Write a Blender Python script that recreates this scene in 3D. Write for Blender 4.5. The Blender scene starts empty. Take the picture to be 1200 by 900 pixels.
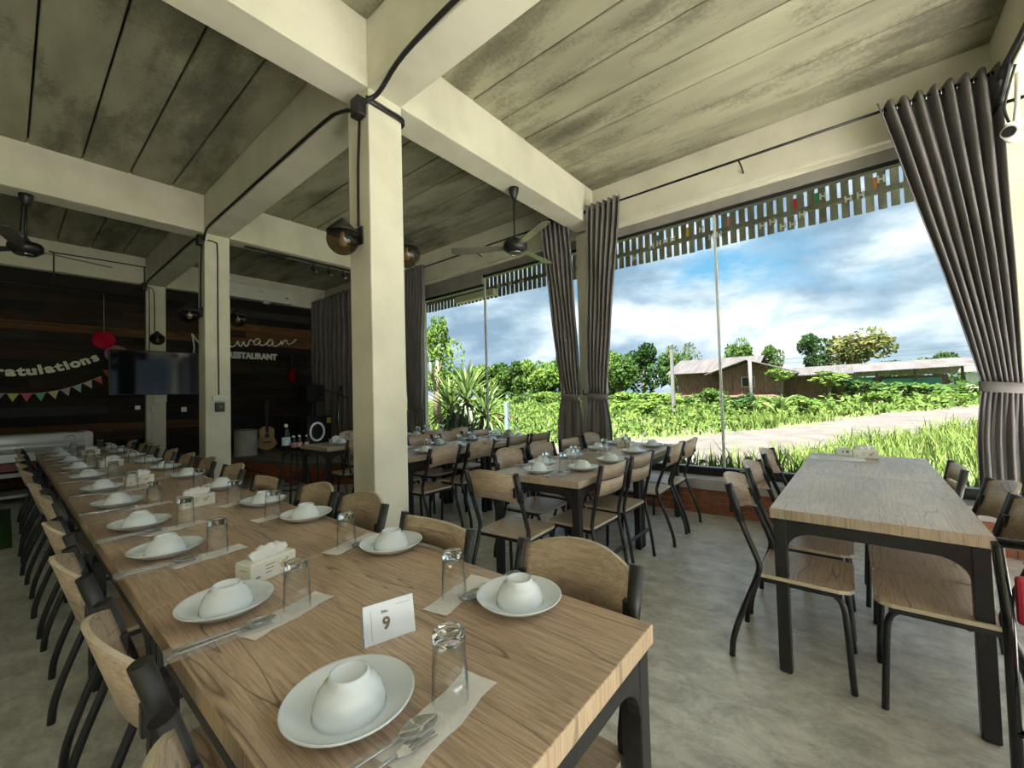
import bpy, bmesh, math, random
from mathutils import Vector, Matrix
R = random.Random(7)
sc = bpy.context.scene
PI = math.pi
# ---------------------------------------------------------------- camera
cam_data = bpy.data.cameras.new('camera')
cam = bpy.data.objects.new('camera', cam_data)
sc.collection.objects.link(cam)
sc.camera = cam
cam_data.sensor_width = 36
cam_data.lens = 484.84 / 1200 * 36
cam_data.clip_start = 0.05
cam_data.clip_end = 2000
YAW, PITCH, ROLL = 0.8864, 0.0292, -0.0272
fw = Vector((math.sin(YAW) * math.cos(PITCH), math.cos(YAW) * math.cos(PITCH), math.sin(PITCH)))
rt = Vector((math.cos(YAW), -math.sin(YAW), 0))
up = rt.cross(fw)
r2 = rt * math.cos(ROLL) + up * math.sin(ROLL)
u2 = -rt * math.sin(ROLL) + up * math.cos(ROLL)
m3 = Matrix((r2, u2, -fw)).transposed()
cam.matrix_world = Matrix.Translation((0, 0, 1.3034)) @ m3.to_4x4()
# ---------------------------------------------------------------- view
sc.view_settings.view_transform = 'Standard'
sc.view_settings.look = 'None'
sc.view_settings.gamma = 1
sc.view_settings.use_curve_mapping = False
sc.view_settings.exposure = 1.8
sc.cycles.use_denoising = True
sc.cycles.max_bounces = 10
sc.cycles.diffuse_bounces = 6
sc.cycles.transparent_max_bounces = 24
sc.cycles.sample_clamp_indirect = 6
sc.cycles.caustics_reflective = False
sc.cycles.caustics_refractive = False
SKY = 0.60
SUN = 14.5
# ---------------------------------------------------------------- sky
w = bpy.data.worlds.new('sky')
sc.world = w
w.use_nodes = True
nt = w.node_tree
nt.nodes.clear()
def N(t, nt_, **kw):
    n = nt_.nodes.new(t)
    for k, v in kw.items():
        if k in n.inputs.keys() if hasattr(n.inputs, 'keys') else False:
            n.inputs[k].default_value = v
        else:
            setattr(n, k, v)
    return n
L = nt.links.new
tc = N('ShaderNodeTexCoord', nt)
sep = N('ShaderNodeSeparateXYZ', nt); L(tc.outputs['Generated'], sep.inputs[0])
zc = N('ShaderNodeMath', nt, operation='MAXIMUM'); L(sep.outputs[2], zc.inputs[0]); zc.inputs[1].default_value = 0.0
grad = N('ShaderNodeValToRGB', nt); L(zc.outputs[0], grad.inputs[0])
e = grad.color_ramp.elements
e[0].position = 0; e[0].color = (0.38, 0.49, 0.56, 1)
e[1].position = 0.6; e[1].color = (0.08, 0.24, 0.44, 1)
q = grad.color_ramp.elements.new(0.25); q.color = (0.12, 0.31, 0.48, 1)
# cloud layer: direction projected on a plane high above
mp = N('ShaderNodeMapping', nt); L(tc.outputs['Generated'], mp.inputs[0]); mp.inputs['Location'].default_value = (3.1, 1.4, 0.7); mp.inputs['Scale'].default_value = (1, 1, 2.3)
n1 = N('ShaderNodeTexNoise', nt); L(mp.outputs[0], n1.inputs[0]); n1.inputs['Scale'].default_value = 1.9; n1.inputs['Detail'].default_value = 9; n1.inputs['Roughness'].default_value = 0.56
cov = N('ShaderNodeValToRGB', nt); L(n1.outputs[0], cov.inputs[0])
cov.color_ramp.elements[0].position = 0.34; cov.color_ramp.elements[1].position = 0.44
n2 = N('ShaderNodeTexNoise', nt); L(mp.outputs[0], n2.inputs[0]); n2.inputs['Scale'].default_value = 3.0; n2.inputs['Detail'].default_value = 10; n2.inputs['Roughness'].default_value = 0.6; n2.inputs['Distortion'].default_value = 0.15
shade = N('ShaderNodeValToRGB', nt); L(n2.outputs[0], shade.inputs[0])
s = shade.color_ramp.elements
s[0].position = 0.39; s[0].color = (0.17, 0.25, 0.33, 1)
s[1].position = 0.61; s[1].color = (0.60, 0.62, 0.64, 1)
q = s.new(0.47); q.color = (0.26, 0.345, 0.42, 1)
q = s.new(0.545); q.color = (0.42, 0.49, 0.54, 1)
mx = N('ShaderNodeMixRGB', nt); L(cov.outputs[0], mx.inputs[0]); L(grad.outputs[0], mx.inputs[1]); L(shade.outputs[0], mx.inputs[2])
bg = N('ShaderNodeBackground', nt); L(mx.outputs[0], bg.inputs[0]); bg.inputs[1].default_value = SKY
wo = N('ShaderNodeOutputWorld', nt); L(bg.outputs[0], wo.inputs[0])
# ---------------------------------------------------------------- sun (behind the photographer, over the roof)
sd = bpy.data.lights.new('sun', 'SUN'); sd.energy = SUN; sd.angle = math.radians(1.0); sd.color = (1.0, 0.98, 0.97)
so = bpy.data.objects.new('sun', sd); sc.collection.objects.link(so)
so.rotation_euler = Vector((-0.38, -0.17, 0.93)).to_track_quat('Z', 'Y').to_euler()

# ================================================================ helpers
C = sc.collection
def nn(t, **kw): pass
def material(name, c1, c2=None, scale=8.0, stretch=(1, 1, 1), rough=0.6, metal=0.0, bump=0.0, detail=5, lo=0.35, hi=0.65, spec=0.5, jitter=0.0, bscale=None, coat=0.0):
    m = bpy.data.materials.new(name); m.use_nodes = True
    t = m.node_tree; b = t.nodes['Principled BSDF']; K = t.links.new
    b.inputs['Roughness'].default_value = rough; b.inputs['Metallic'].default_value = metal
    b.inputs['Specular IOR Level'].default_value = spec
    b.inputs['Coat Weight'].default_value = coat
    c2 = c2 or tuple(v * 0.82 for v in c1)
    co = t.nodes.new('ShaderNodeTexCoord'); ma = t.nodes.new('ShaderNodeMapping'); ma.inputs['Scale'].default_value = stretch
    K(co.outputs['Object'], ma.inputs[0])
    oi = t.nodes.new('ShaderNodeObjectInfo')
    ad = t.nodes.new('ShaderNodeVectorMath'); ad.operation = 'ADD'
    sm = t.nodes.new('ShaderNodeVectorMath'); sm.operation = 'SCALE'; sm.inputs['Scale'].default_value = 37.0
    cb = t.nodes.new('ShaderNodeCombineXYZ')
    for i in range(3): K(oi.outputs['Random'], cb.inputs[i])
    K(cb.outputs[0], sm.inputs[0]); K(ma.outputs[0], ad.inputs[0]); K(sm.outputs[0], ad.inputs[1])
    no = t.nodes.new('ShaderNodeTexNoise'); no.inputs['Scale'].default_value = scale; no.inputs['Detail'].default_value = detail
    K(ad.outputs[0], no.inputs[0])
    ra = t.nodes.new('ShaderNodeValToRGB'); K(no.outputs[0], ra.inputs[0])
    ra.color_ramp.elements[0].position = lo; ra.color_ramp.elements[0].color = (*c2, 1)
    ra.color_ramp.elements[1].position = hi; ra.color_ramp.elements[1].color = (*c1, 1)
    out = ra.outputs[0]
    if jitter:
        hv = t.nodes.new('ShaderNodeHueSaturation')
        mr = t.nodes.new('ShaderNodeMapRange'); K(oi.outputs['Random'], mr.inputs[0]); mr.inputs[3].default_value = 1 - jitter; mr.inputs[4].default_value = 1 + jitter
        K(mr.outputs[0], hv.inputs['Value']); K(out, hv.inputs['Color']); out = hv.outputs[0]
    K(out, b.inputs['Base Color'])
    if bump:
        bn = t.nodes.new('ShaderNodeBump'); bn.inputs['Strength'].default_value = bump; bn.inputs['Distance'].default_value = 0.01
        n3 = t.nodes.new('ShaderNodeTexNoise'); n3.inputs['Scale'].default_value = bscale or scale * 4; n3.inputs['Detail'].default_value = 4
        K(ad.outputs[0], n3.inputs[0]); K(n3.outputs[0], bn.inputs['Height']); K(bn.outputs[0], b.inputs['Normal'])
    m['ramp'] = ra.name
    return m

def wood_laminate(name, light, mid, dark, axis=0, rough=0.42):
    """Printed oak laminate: fine grain along one axis, winding cathedral lines, dark cracks."""
    m = bpy.data.materials.new(name); m.use_nodes = True
    t = m.node_tree; b = t.nodes['Principled BSDF']; K = t.links.new
    b.inputs['Roughness'].default_value = rough
    co = t.nodes.new('ShaderNodeTexCoord'); oi = t.nodes.new('ShaderNodeObjectInfo')
    cb = t.nodes.new('ShaderNodeCombineXYZ')
    for i in range(3): K(oi.outputs['Random'], cb.inputs[i])
    sm = t.nodes.new('ShaderNodeVectorMath'); sm.operation = 'SCALE'; sm.inputs['Scale'].default_value = 23.0; K(cb.outputs[0], sm.inputs[0])
    ad = t.nodes.new('ShaderNodeVectorMath'); ad.operation = 'ADD'; K(co.outputs['Object'], ad.inputs[0]); K(sm.outputs[0], ad.inputs[1])
    def noise(along, across, detail, rough_=0.5, dist=0.0):
        ma = t.nodes.new('ShaderNodeMapping'); s_ = [across] * 3; s_[axis] = along; ma.inputs['Scale'].default_value = s_
        K(ad.outputs[0], ma.inputs[0])
        n = t.nodes.new('ShaderNodeTexNoise'); n.inputs['Scale'].default_value = 1; n.inputs['Detail'].default_value = detail; n.inputs['Roughness'].default_value = rough_; n.inputs['Distortion'].default_value = dist
        K(ma.outputs[0], n.inputs[0]); return n
    big = noise(1.6, 9, 3, 0.5, 0.6)
    ring = t.nodes.new('ShaderNodeMath'); ring.operation = 'MULTIPLY'; ring.inputs[1].default_value = 9.0; K(big.outputs[0], ring.inputs[0])
    fr = t.nodes.new('ShaderNodeMath'); fr.operation = 'FRACT'; K(ring.outputs[0], fr.inputs[0])
    fine = noise(5, 140, 5, 0.75)
    r1 = t.nodes.new('ShaderNodeValToRGB'); K(fine.outputs[0], r1.inputs[0])
    r1.color_ramp.elements[0].position = 0.38; r1.color_ramp.elements[0].color = (*mid, 1)
    r1.color_ramp.elements[1].position = 0.58; r1.color_ramp.elements[1].color = (*light, 1)
    r2_ = t.nodes.new('ShaderNodeValToRGB'); K(fr.outputs[0], r2_.inputs[0])
    r2_.color_ramp.elements[0].position = 0.0; r2_.color_ramp.elements[0].color = (0.68, 0.66, 0.64, 1)
    r2_.color_ramp.elements[1].position = 0.35; r2_.color_ramp.elements[1].color = (1, 1, 1, 1)
    mu = t.nodes.new('ShaderNodeMixRGB'); mu.blend_type = 'MULTIPLY'; mu.inputs[0].default_value = 0.5
    K(r1.outputs[0], mu.inputs[1]); K(r2_.outputs[0], mu.inputs[2])
    blotch = noise(1.2, 4, 3)
    r3 = t.nodes.new('ShaderNodeValToRGB'); K(blotch.outputs[0], r3.inputs[0])
    r3.color_ramp.elements[0].position = 0.3; r3.color_ramp.elements[0].color = (0.78, 0.76, 0.74, 1)
    r3.color_ramp.elements[1].position = 0.6; r3.color_ramp.elements[1].color = (1.05, 1.03, 1.0, 1)
    mu2 = t.nodes.new('ShaderNodeMixRGB'); mu2.blend_type = 'MULTIPLY'; mu2.inputs[0].default_value = 0.9
    K(mu.outputs[0], mu2.inputs[1]); K(r3.outputs[0], mu2.inputs[2])
    crk = noise(0.8, 9.5, 2, 0.45, 0.35)
    r4 = t.nodes.new('ShaderNodeValToRGB'); K(crk.outputs[0], r4.inputs[0])
    ce = r4.color_ramp.elements
    ce[0].position = 0.560; ce[0].color = (0, 0, 0, 1); ce[1].position = 0.575; ce[1].color = (0, 0, 0, 1)
    q_ = ce.new(0.5675); q_.color = (0.85, 0.85, 0.85, 1)
    mu3 = t.nodes.new('ShaderNodeMixRGB'); K(r4.outputs[0], mu3.inputs[0]); K(mu2.outputs[0], mu3.inputs[1]); mu3.inputs[2].default_value = (*dark, 1)
    K(mu3.outputs[0], b.inputs['Base Color'])
    bn = t.nodes.new('ShaderNodeBump'); bn.inputs['Strength'].default_value = 0.12; bn.inputs['Distance'].default_value = 0.003
    K(fine.outputs[0], bn.inputs['Height']); K(bn.outputs[0], b.inputs['Normal'])
    return m

def thin_glass(name, tint=(0.96, 0.98, 0.97), ior=1.45, edge=None, refl_rough=0.0, maxr=1.0):
    m = bpy.data.materials.new(name); m.use_nodes = True
    t = m.node_tree; t.nodes.clear(); K = t.links.new
    o = t.nodes.new('ShaderNodeOutputMaterial'); mix = t.nodes.new('ShaderNodeMixShader')
    tr = t.nodes.new('ShaderNodeBsdfTransparent'); gl = t.nodes.new('ShaderNodeBsdfGlossy'); gl.inputs['Roughness'].default_value = refl_rough
    fr = t.nodes.new('ShaderNodeFresnel'); fr.inputs[0].default_value = ior
    if edge:
        lw = t.nodes.new('ShaderNodeLayerWeight'); lw.inputs[0].default_value = 0.35
        ra = t.nodes.new('ShaderNodeValToRGB'); K(lw.outputs['Facing'], ra.inputs[0])
        ra.color_ramp.elements[0].color = (*tint, 1); ra.color_ramp.elements[0].position = 0.35
        ra.color_ramp.elements[1].color = (*edge, 1); ra.color_ramp.elements[1].position = 0.95
        K(ra.outputs[0], tr.inputs[0])
    else: tr.inputs[0].default_value = (*tint, 1)
    cpm = t.nodes.new('ShaderNodeMath'); cpm.operation = 'MULTIPLY'; cpm.inputs[1].default_value = maxr; K(fr.outputs[0], cpm.inputs[0]); ge = t.nodes.new('ShaderNodeNewGeometry'); bf = t.nodes.new('ShaderNodeMath'); bf.operation = 'SUBTRACT'; bf.inputs[0].default_value = 1; bf.use_clamp = True; K(ge.outputs['Backfacing'], bf.inputs[1]); c2m = t.nodes.new('ShaderNodeMath'); c2m.operation = 'MULTIPLY'; K(cpm.outputs[0], c2m.inputs[0]); K(bf.outputs[0], c2m.inputs[1]); K(c2m.outputs[0], mix.inputs[0]); K(tr.outputs[0], mix.inputs[1]); K(gl.outputs[0], mix.inputs[2]); K(mix.outputs[0], o.inputs[0])
    return m

def leaf_mat(name, c1, c2, jitter=0.15):
    m = bpy.data.materials.new(name); m.use_nodes = True
    t = m.node_tree; t.nodes.clear(); K = t.links.new
    o = t.nodes.new('ShaderNodeOutputMaterial'); mix = t.nodes.new('ShaderNodeMixShader'); mix.inputs[0].default_value = 0.35
    d = t.nodes.new('ShaderNodeBsdfDiffuse'); tl = t.nodes.new('ShaderNodeBsdfTranslucent')
    co = t.nodes.new('ShaderNodeTexCoord'); no = t.nodes.new('ShaderNodeTexNoise'); no.inputs['Scale'].default_value = 2.2; no.inputs['Detail'].default_value = 6
    K(co.outputs['Object'], no.inputs[0])
    ra = t.nodes.new('ShaderNodeValToRGB'); K(no.outputs[0], ra.inputs[0])
    ra.color_ramp.elements[0].position = 0.35; ra.color_ramp.elements[0].color = (*c2, 1)
    ra.color_ramp.elements[1].position = 0.65; ra.color_ramp.elements[1].color = (*c1, 1)
    oi = t.nodes.new('ShaderNodeObjectInfo'); hv = t.nodes.new('ShaderNodeHueSaturation')
    mr = t.nodes.new('ShaderNodeMapRange'); K(oi.outputs['Random'], mr.inputs[0]); mr.inputs[3].default_value = 1 - jitter; mr.inputs[4].default_value = 1 + jitter
    K(mr.outputs[0], hv.inputs['Value']); K(ra.outputs[0], hv.inputs['Color'])
    K(hv.outputs[0], d.inputs[0]); K(hv.outputs[0], tl.inputs[0]); K(d.outputs[0], mix.inputs[1]); K(tl.outputs[0], mix.inputs[2]); K(mix.outputs[0], o.inputs[0])
    return m

# ---- mesh building
def bx(bm, x0, x1, y0, y1, z0, z1, mi=0):
    v = [bm.verts.new((x, y, z)) for z in (z0, z1) for y in (y0, y1) for x in (x0, x1)]
    for f in ((0, 2, 3, 1), (4, 5, 7, 6), (0, 1, 5, 4), (2, 6, 7, 3), (0, 4, 6, 2), (1, 3, 7, 5)):
        bm.faces.new([v[i] for i in f]).material_index = mi
    return v
def rbox(bm, x0, x1, y0, y1, z0, z1, r=0.004, seg=2, mi=0):
    b2 = bmesh.new(); bx(b2, x0, x1, y0, y1, z0, z1, mi)
    bmesh.ops.bevel(b2, geom=b2.edges[:] + b2.verts[:], offset=r, segments=seg, affect='EDGES', profile=0.5)
    me = bpy.data.meshes.new('tmp'); b2.to_mesh(me); b2.free(); bm.from_mesh(me); bpy.data.meshes.remove(me)
def tube(bm, pts, r, n=8, closed=False, mi=0, cap=True):
    pts = [Vector(p) for p in pts]; rs = r if isinstance(r, (list, tuple)) else [r] * len(pts)
    rings = []; prev = None; m = len(pts)
    for i, p in enumerate(pts):
        if closed: d = pts[(i + 1) % m] - pts[i - 1]
        else: d = (pts[min(i + 1, m - 1)] - pts[max(i - 1, 0)])
        d.normalize()
        if prev is None:
            a = Vector((0, 0, 1)) if abs(d.z) < 0.9 else Vector((1, 0, 0))
            nrm = d.cross(a).normalized()
        else:
            nrm = (prev - d * prev.dot(d)).normalized()
        prev = nrm; bn = d.cross(nrm)
        rings.append([bm.verts.new(p + nrm * rs[i] * math.cos(2 * PI * k / n) + bn * rs[i] * math.sin(2 * PI * k / n)) for k in range(n)])
    rng = range(m if closed else m - 1)
    for i in rng:
        a, b = rings[i], rings[(i + 1) % m]
        for k in range(n):
            f = bm.faces.new((a[k], a[(k + 1) % n], b[(k + 1) % n], b[k])); f.smooth = True; f.material_index = mi
    if cap and not closed:
        bm.faces.new(rings[0][::-1]).material_index = mi; bm.faces.new(rings[-1]).material_index = mi
def lathe(bm, prof, n=24, cx=0, cy=0, mi=0, sy=1.0):
    rings = []
    for r, z in prof:
        if r < 1e-6: rings.append([bm.verts.new((cx, cy, z))])
        else: rings.append([bm.verts.new((cx + r * math.cos(2 * PI * k / n), cy + sy * r * math.sin(2 * PI * k / n), z)) for k in range(n)])
    for a, b in zip(rings, rings[1:]):
        for k in range(n):
            k2 = (k + 1) % n
            if len(a) == 1 and len(b) == 1: continue
            if len(a) == 1: vs = (a[0], b[k2], b[k])
            elif len(b) == 1: vs = (a[k], a[k2], b[0])
            else: vs = (a[k], a[k2], b[k2], b[k])
            f = bm.faces.new(vs); f.smooth = True; f.material_index = mi
def prism(bm, poly, z0, z1, tf=None, mi=0, mside=None):
    """poly in (x, y), extruded z0..z1; tf maps a point."""
    tf = tf or (lambda p: p)
    a = [bm.verts.new(tf(Vector((x, y, z0)))) for x, y in poly]; b = [bm.verts.new(tf(Vector((x, y, z1)))) for x, y in poly]
    bm.faces.new(a[::-1]).material_index = mi; bm.faces.new(b).material_index = mi
    n = len(poly)
    for i in range(n): bm.faces.new((a[i], a[(i + 1) % n], b[(i + 1) % n], b[i])).material_index = mi if mside is None else mside
def smooth_path(pts, k=4):
    P = [Vector(p) for p in pts]; out = []
    for i in range(len(P) - 1):
        p0, p1, p2, p3 = P[max(i - 1, 0)], P[i], P[i + 1], P[min(i + 2, len(P) - 1)]
        for j in range(k):
            t = j / k
            out.append(0.5 * ((2 * p1) + (-p0 + p2) * t + (2 * p0 - 5 * p1 + 4 * p2 - p3) * t * t + (-p0 + 3 * p1 - 3 * p2 + p3) * t ** 3))
    out.append(P[-1]); return out
def mesh(name, fn, mats):
    bm = bmesh.new(); fn(bm)
    bmesh.ops.recalc_face_normals(bm, faces=bm.faces[:])
    me = bpy.data.meshes.new(name); bm.to_mesh(me); bm.free()
    for m in (mats if isinstance(mats, (list, tuple)) else [mats]): me.materials.append(m)
    return me
def put(name, me, parent=None, loc=(0, 0, 0), rot=(0, 0, 0), scale=(1, 1, 1)):
    o = bpy.data.objects.new(name, me); C.objects.link(o)
    o.location = loc; o.rotation_euler = rot; o.scale = scale
    if parent: o.parent = parent
    return o
def part(name, fn, mats, parent=None, loc=(0, 0, 0), rot=(0, 0, 0)):
    return put(name, mesh(name, fn, mats), parent, loc, rot)
def tag(o, label=None, cat=None, group=None, kind=None):
    if label: o['label'] = label
    if cat: o['category'] = cat
    if group: o['group'] = group
    if kind: o['kind'] = kind
    return o
def empty(name, loc=(0, 0, 0), rz=0, label=None, cat=None, group=None, kind=None):
    o = bpy.data.objects.new(name, None); C.objects.link(o); o.location = loc; o.rotation_euler = (0, 0, rz); o.empty_display_size = 0.1
    return tag(o, label, cat, group, kind)
KIDS = {}
def kids(o):
    return [c for c in bpy.data.objects if c.parent == o]
def copy_tree(o, loc, rz, label=None, cat=None, group=None, tree=None, rot=None):
    c = o.copy(); C.objects.link(c); c.location = loc; c.rotation_euler = rot or (0, 0, rz)
    if label: c['label'] = label
    if group: c['group'] = group
    for ch, subs in tree:
        d = ch.copy(); C.objects.link(d); d.parent = c
        for s_ in subs:
            g = s_.copy(); C.objects.link(g); g.parent = d
    return c
def tree_of(o): return [(ch, kids(ch)) for ch in kids(o)]
class Proto:
    """first use moves the prototype, later uses copy it with its parts"""
    def __init__(s_, o): s_.o = o; s_.t = tree_of(o); s_.used = False
    def at(s_, loc, rz, label, group=None, rot=None):
        if not s_.used:
            s_.used = True; s_.o.location = loc; s_.o.rotation_euler = rot or (0, 0, rz); s_.o['label'] = label
            if group: s_.o['group'] = group
            return s_.o
        return copy_tree(s_.o, loc, rz, label, None, group, s_.t, rot)
ORD = ['nearest', 'second', 'third', 'fourth', 'fifth', 'sixth', 'seventh', 'eighth', 'ninth', 'tenth', 'eleventh', 'twelfth', 'thirteenth']
def text_mesh(s_, size, ext=0.002, off=0.0, bold=True):
    cu = bpy.data.curves.new('lettering', 'FONT'); cu.body = s_; cu.size = size; cu.extrude = ext; cu.offset = off; cu.align_x = 'CENTER'; cu.align_y = 'CENTER'; cu.resolution_u = 3
    o = bpy.data.objects.new('tmp_text', cu); C.objects.link(o)
    bpy.context.view_layer.update()
    me = bpy.data.meshes.new_from_object(o.evaluated_get(bpy.context.evaluated_depsgraph_get()))
    bpy.data.objects.remove(o); me.name = 'lettering'
    return me

# ================================================================ materials
M = {}
M['plaster'] = material('painted_concrete', (0.745, 0.72, 0.59), (0.60, 0.575, 0.465), scale=2.6, rough=0.75, bump=0.25, bscale=30, lo=0.25, hi=0.62)
M['plaster_in'] = material('header_panel', (0.30, 0.28, 0.25), (0.24, 0.23, 0.21), scale=4, rough=0.7)
M['slab'] = None
M['floor'] = None
M['oak'] = wood_laminate('oak_laminate', (0.62, 0.475, 0.355), (0.40, 0.285, 0.205), (0.078, 0.050, 0.034), axis=1, rough=0.30)
M['oakx'] = wood_laminate('sky_greyed_oak_laminate', (0.582, 0.493, 0.398), (0.403, 0.330, 0.263), (0.224, 0.179, 0.146), axis=0, rough=0.36)  # oak colour greyed to carry the sky's reflection on these tops
M['oak_edge'] = wood_laminate('oak_edge_band', (0.60, 0.46, 0.31), (0.46, 0.34, 0.22), (0.2, 0.14, 0.09), axis=2, rough=0.45)
M['grey_edge'] = wood_laminate('greyed_oak_edge_band', (0.56, 0.47, 0.37), (0.42, 0.34, 0.26), (0.2, 0.15, 0.11), axis=2, rough=0.45)  # edge band greyed to go with those tops
M['chair_wood'] = wood_laminate('chair_oak', (0.54, 0.43, 0.32), (0.385, 0.295, 0.21), (0.134, 0.090, 0.056), axis=0, rough=0.36)
M['chair_edge'] = material('chair_ply_edge', (0.62, 0.54, 0.41), (0.5, 0.43, 0.32), scale=20, rough=0.5)
M['black'] = material('black_powder_coat', (0.018, 0.018, 0.019), (0.012, 0.012, 0.013), rough=0.38, scale=30)
M['blackgloss'] = material('black_gloss_tube', (0.01, 0.01, 0.012), rough=0.12, scale=30)
M['rubber'] = material('black_cable', (0.012, 0.012, 0.012), rough=0.5)
M['china'] = material('white_china', (0.78, 0.84, 0.90), (0.74, 0.81, 0.88), rough=0.12, scale=3, coat=0.3)
M['paper'] = material('white_paper', (0.82, 0.82, 0.82), (0.76, 0.76, 0.76), rough=0.9, scale=14, bump=0.3, bscale=60)
M['napkin'] = material('pale_napkin', (0.82, 0.80, 0.79), (0.75, 0.73, 0.72), rough=0.95, scale=14, bump=0.4, bscale=80)
M['steel'] = material('polished_steel', (0.58, 0.60, 0.63), (0.5, 0.52, 0.55), rough=0.12, metal=1, scale=10)
M['glass'] = thin_glass('tumbler_glass', (0.985, 0.99, 0.99), 1.5, (0.62, 0.66, 0.66), 0.03, 1.9)
def solid_glass():
    m = bpy.data.materials.new('solid_base_glass'); m.use_nodes = True; b = m.node_tree.nodes['Principled BSDF']
    b.inputs['Base Color'].default_value = (0.95, 0.97, 0.97, 1); b.inputs['Roughness'].default_value = 0.02; b.inputs['Transmission Weight'].default_value = 1.0; b.inputs['IOR'].default_value = 1.45
    return m
M['solidglass'] = solid_glass()
M['pane'] = thin_glass('window_glass', (0.97, 0.985, 0.98), 1.35)
M['film'] = material('clear_film', (0.9, 0.9, 0.9), rough=0.08, spec=0.9, scale=40)
M['film'].node_tree.nodes['Principled BSDF'].inputs['Alpha'].default_value = 0.22
M['smoke'] = thin_glass('smoked_amber_glass', (0.42, 0.34, 0.25), 1.5, (0.10, 0.08, 0.06))
M['curtain'] = material('grey_brown_curtain', (0.205, 0.19, 0.19), (0.175, 0.162, 0.162), rough=0.85, scale=5, bump=0.2, bscale=400)
M['white'] = material('white_plastic', (0.75, 0.75, 0.72), (0.7, 0.7, 0.66), rough=0.4)
M['screen'] = material('tv_screen', (0.006, 0.007, 0.009), rough=0.07, spec=0.3)
def nodes_of(m): return m.node_tree, m.node_tree.nodes['Principled BSDF']
# polished screed floor
def floor_mat():
    m = material('polished_screed', (0.70, 0.69, 0.64), (0.49, 0.48, 0.45), scale=1.3, rough=0.32, bump=0.06, bscale=9, detail=10, lo=0.3, hi=0.7)
    t, b = nodes_of(m); K = t.links.new
    co = t.nodes.new('ShaderNodeTexCoord'); n = t.nodes.new('ShaderNodeTexNoise'); n.inputs['Scale'].default_value = 9; n.inputs['Detail'].default_value = 12; n.inputs['Roughness'].default_value = 0.8; n.inputs['Distortion'].default_value = 0.35
    fm = t.nodes.new('ShaderNodeMapping'); fm.inputs['Scale'].default_value = (1.0, 0.6, 1); fm.inputs['Rotation'].default_value = (0, 0, 0.6); K(co.outputs['Object'], fm.inputs[0]); K(fm.outputs[0], n.inputs[0])
    r = t.nodes.new('ShaderNodeValToRGB'); K(n.outputs[0], r.inputs[0]); r.color_ramp.elements[0].position = 0.38; r.color_ramp.elements[0].color = (0.66, 0.65, 0.63, 1); r.color_ramp.elements[1].position = 0.60; r.color_ramp.elements[1].color = (1.22, 1.21, 1.19, 1)
    mu = t.nodes.new('ShaderNodeMixRGB'); mu.blend_type = 'MULTIPLY'; mu.inputs[0].default_value = 1
    K(t.nodes[m['ramp']].outputs[0], mu.inputs[1]); K(r.outputs[0], mu.inputs[2]); K(mu.outputs[0], b.inputs['Base Color'])
    rr = t.nodes.new('ShaderNodeMapRange'); K(n.outputs[0], rr.inputs[0]); rr.inputs[3].default_value = 0.42; rr.inputs[4].default_value = 0.22; K(rr.outputs[0], b.inputs['Roughness'])
    return m
M['floor'] = floor_mat()
def slab_mat():
    m = material('precast_plank_soffit', (0.384, 0.372, 0.256), (0.272, 0.264, 0.184), scale=1.6, stretch=(2.6, 0.7, 1), rough=0.85, bump=0.5, bscale=22, detail=8, jitter=0.08)
    t, b = nodes_of(m); K = t.links.new
    co = t.nodes.new('ShaderNodeTexCoord'); g = t.nodes.new('ShaderNodeNewGeometry')
    def nz(sc_, st, d, r):
        ma = t.nodes.new('ShaderNodeMapping'); ma.inputs['Scale'].default_value = st; K(g.outputs['Position'], ma.inputs[0])
        n = t.nodes.new('ShaderNodeTexNoise'); n.inputs['Scale'].default_value = sc_; n.inputs['Detail'].default_value = d; n.inputs['Roughness'].default_value = r; K(ma.outputs[0], n.inputs[0]); return n
    a = nz(1.25, (1.6, 0.5, 1), 9, 0.66); f = nz(30, (1, 1, 1), 5, 0.8)
    s_ = t.nodes.new('ShaderNodeMath'); s_.operation = 'MULTIPLY_ADD'; K(f.outputs[0], s_.inputs[0]); s_.inputs[1].default_value = 0.28; K(a.outputs[0], s_.inputs[2])
    r = t.nodes.new('ShaderNodeValToRGB'); K(s_.outputs[0], r.inputs[0]); e_ = r.color_ramp.elements
    e_[0].position = 0.62; e_[0].color = (1.1, 1.1, 1.1, 1); e_[1].position = 0.86; e_[1].color = (0.32, 0.31, 0.31, 1)
    q_ = e_.new(0.70); q_.color = (0.72, 0.715, 0.70, 1)
    mu = t.nodes.new('ShaderNodeMixRGB'); mu.blend_type = 'MULTIPLY'; mu.inputs[0].default_value = 1
    src = b.inputs['Base Color'].links[0].from_socket
    K(src, mu.inputs[1]); K(r.outputs[0], mu.inputs[2]); K(mu.outputs[0], b.inputs['Base Color'])
    return m
M['slab'] = slab_mat()
M['brick'] = material('red_brick', (0.42, 0.14, 0.065), (0.26, 0.085, 0.045), scale=18, rough=0.85, bump=0.5, jitter=0.25)
M['mortar'] = material('brick_mortar', (0.36, 0.27, 0.21), (0.26, 0.19, 0.15), scale=20, rough=0.9, bump=0.4)
M['cement'] = material('cement_cap', (0.42, 0.41, 0.38), (0.32, 0.31, 0.29), scale=6, rough=0.7, bump=0.2)
# ================================================================ structure
XC0, XC1 = 1.57, 1.843          # inner column line
XW = 4.81                       # window-side beam face
XL = -1.80                      # left wall
BAYS = [-4.91, -1.21, 2.49, 6.20, 9.60]   # front faces of the cross beams
BW = 0.27; ZB = 3.46; ZC = 3.93
def struct(name, fn, mats, **k): return tag(part(name, fn, mats, **k), kind='structure')
floor = struct('floor', lambda b: bx(b, XL - 0.3, 4.98, -5.2, 9.95, -0.2, 0), M['floor'])
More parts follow.
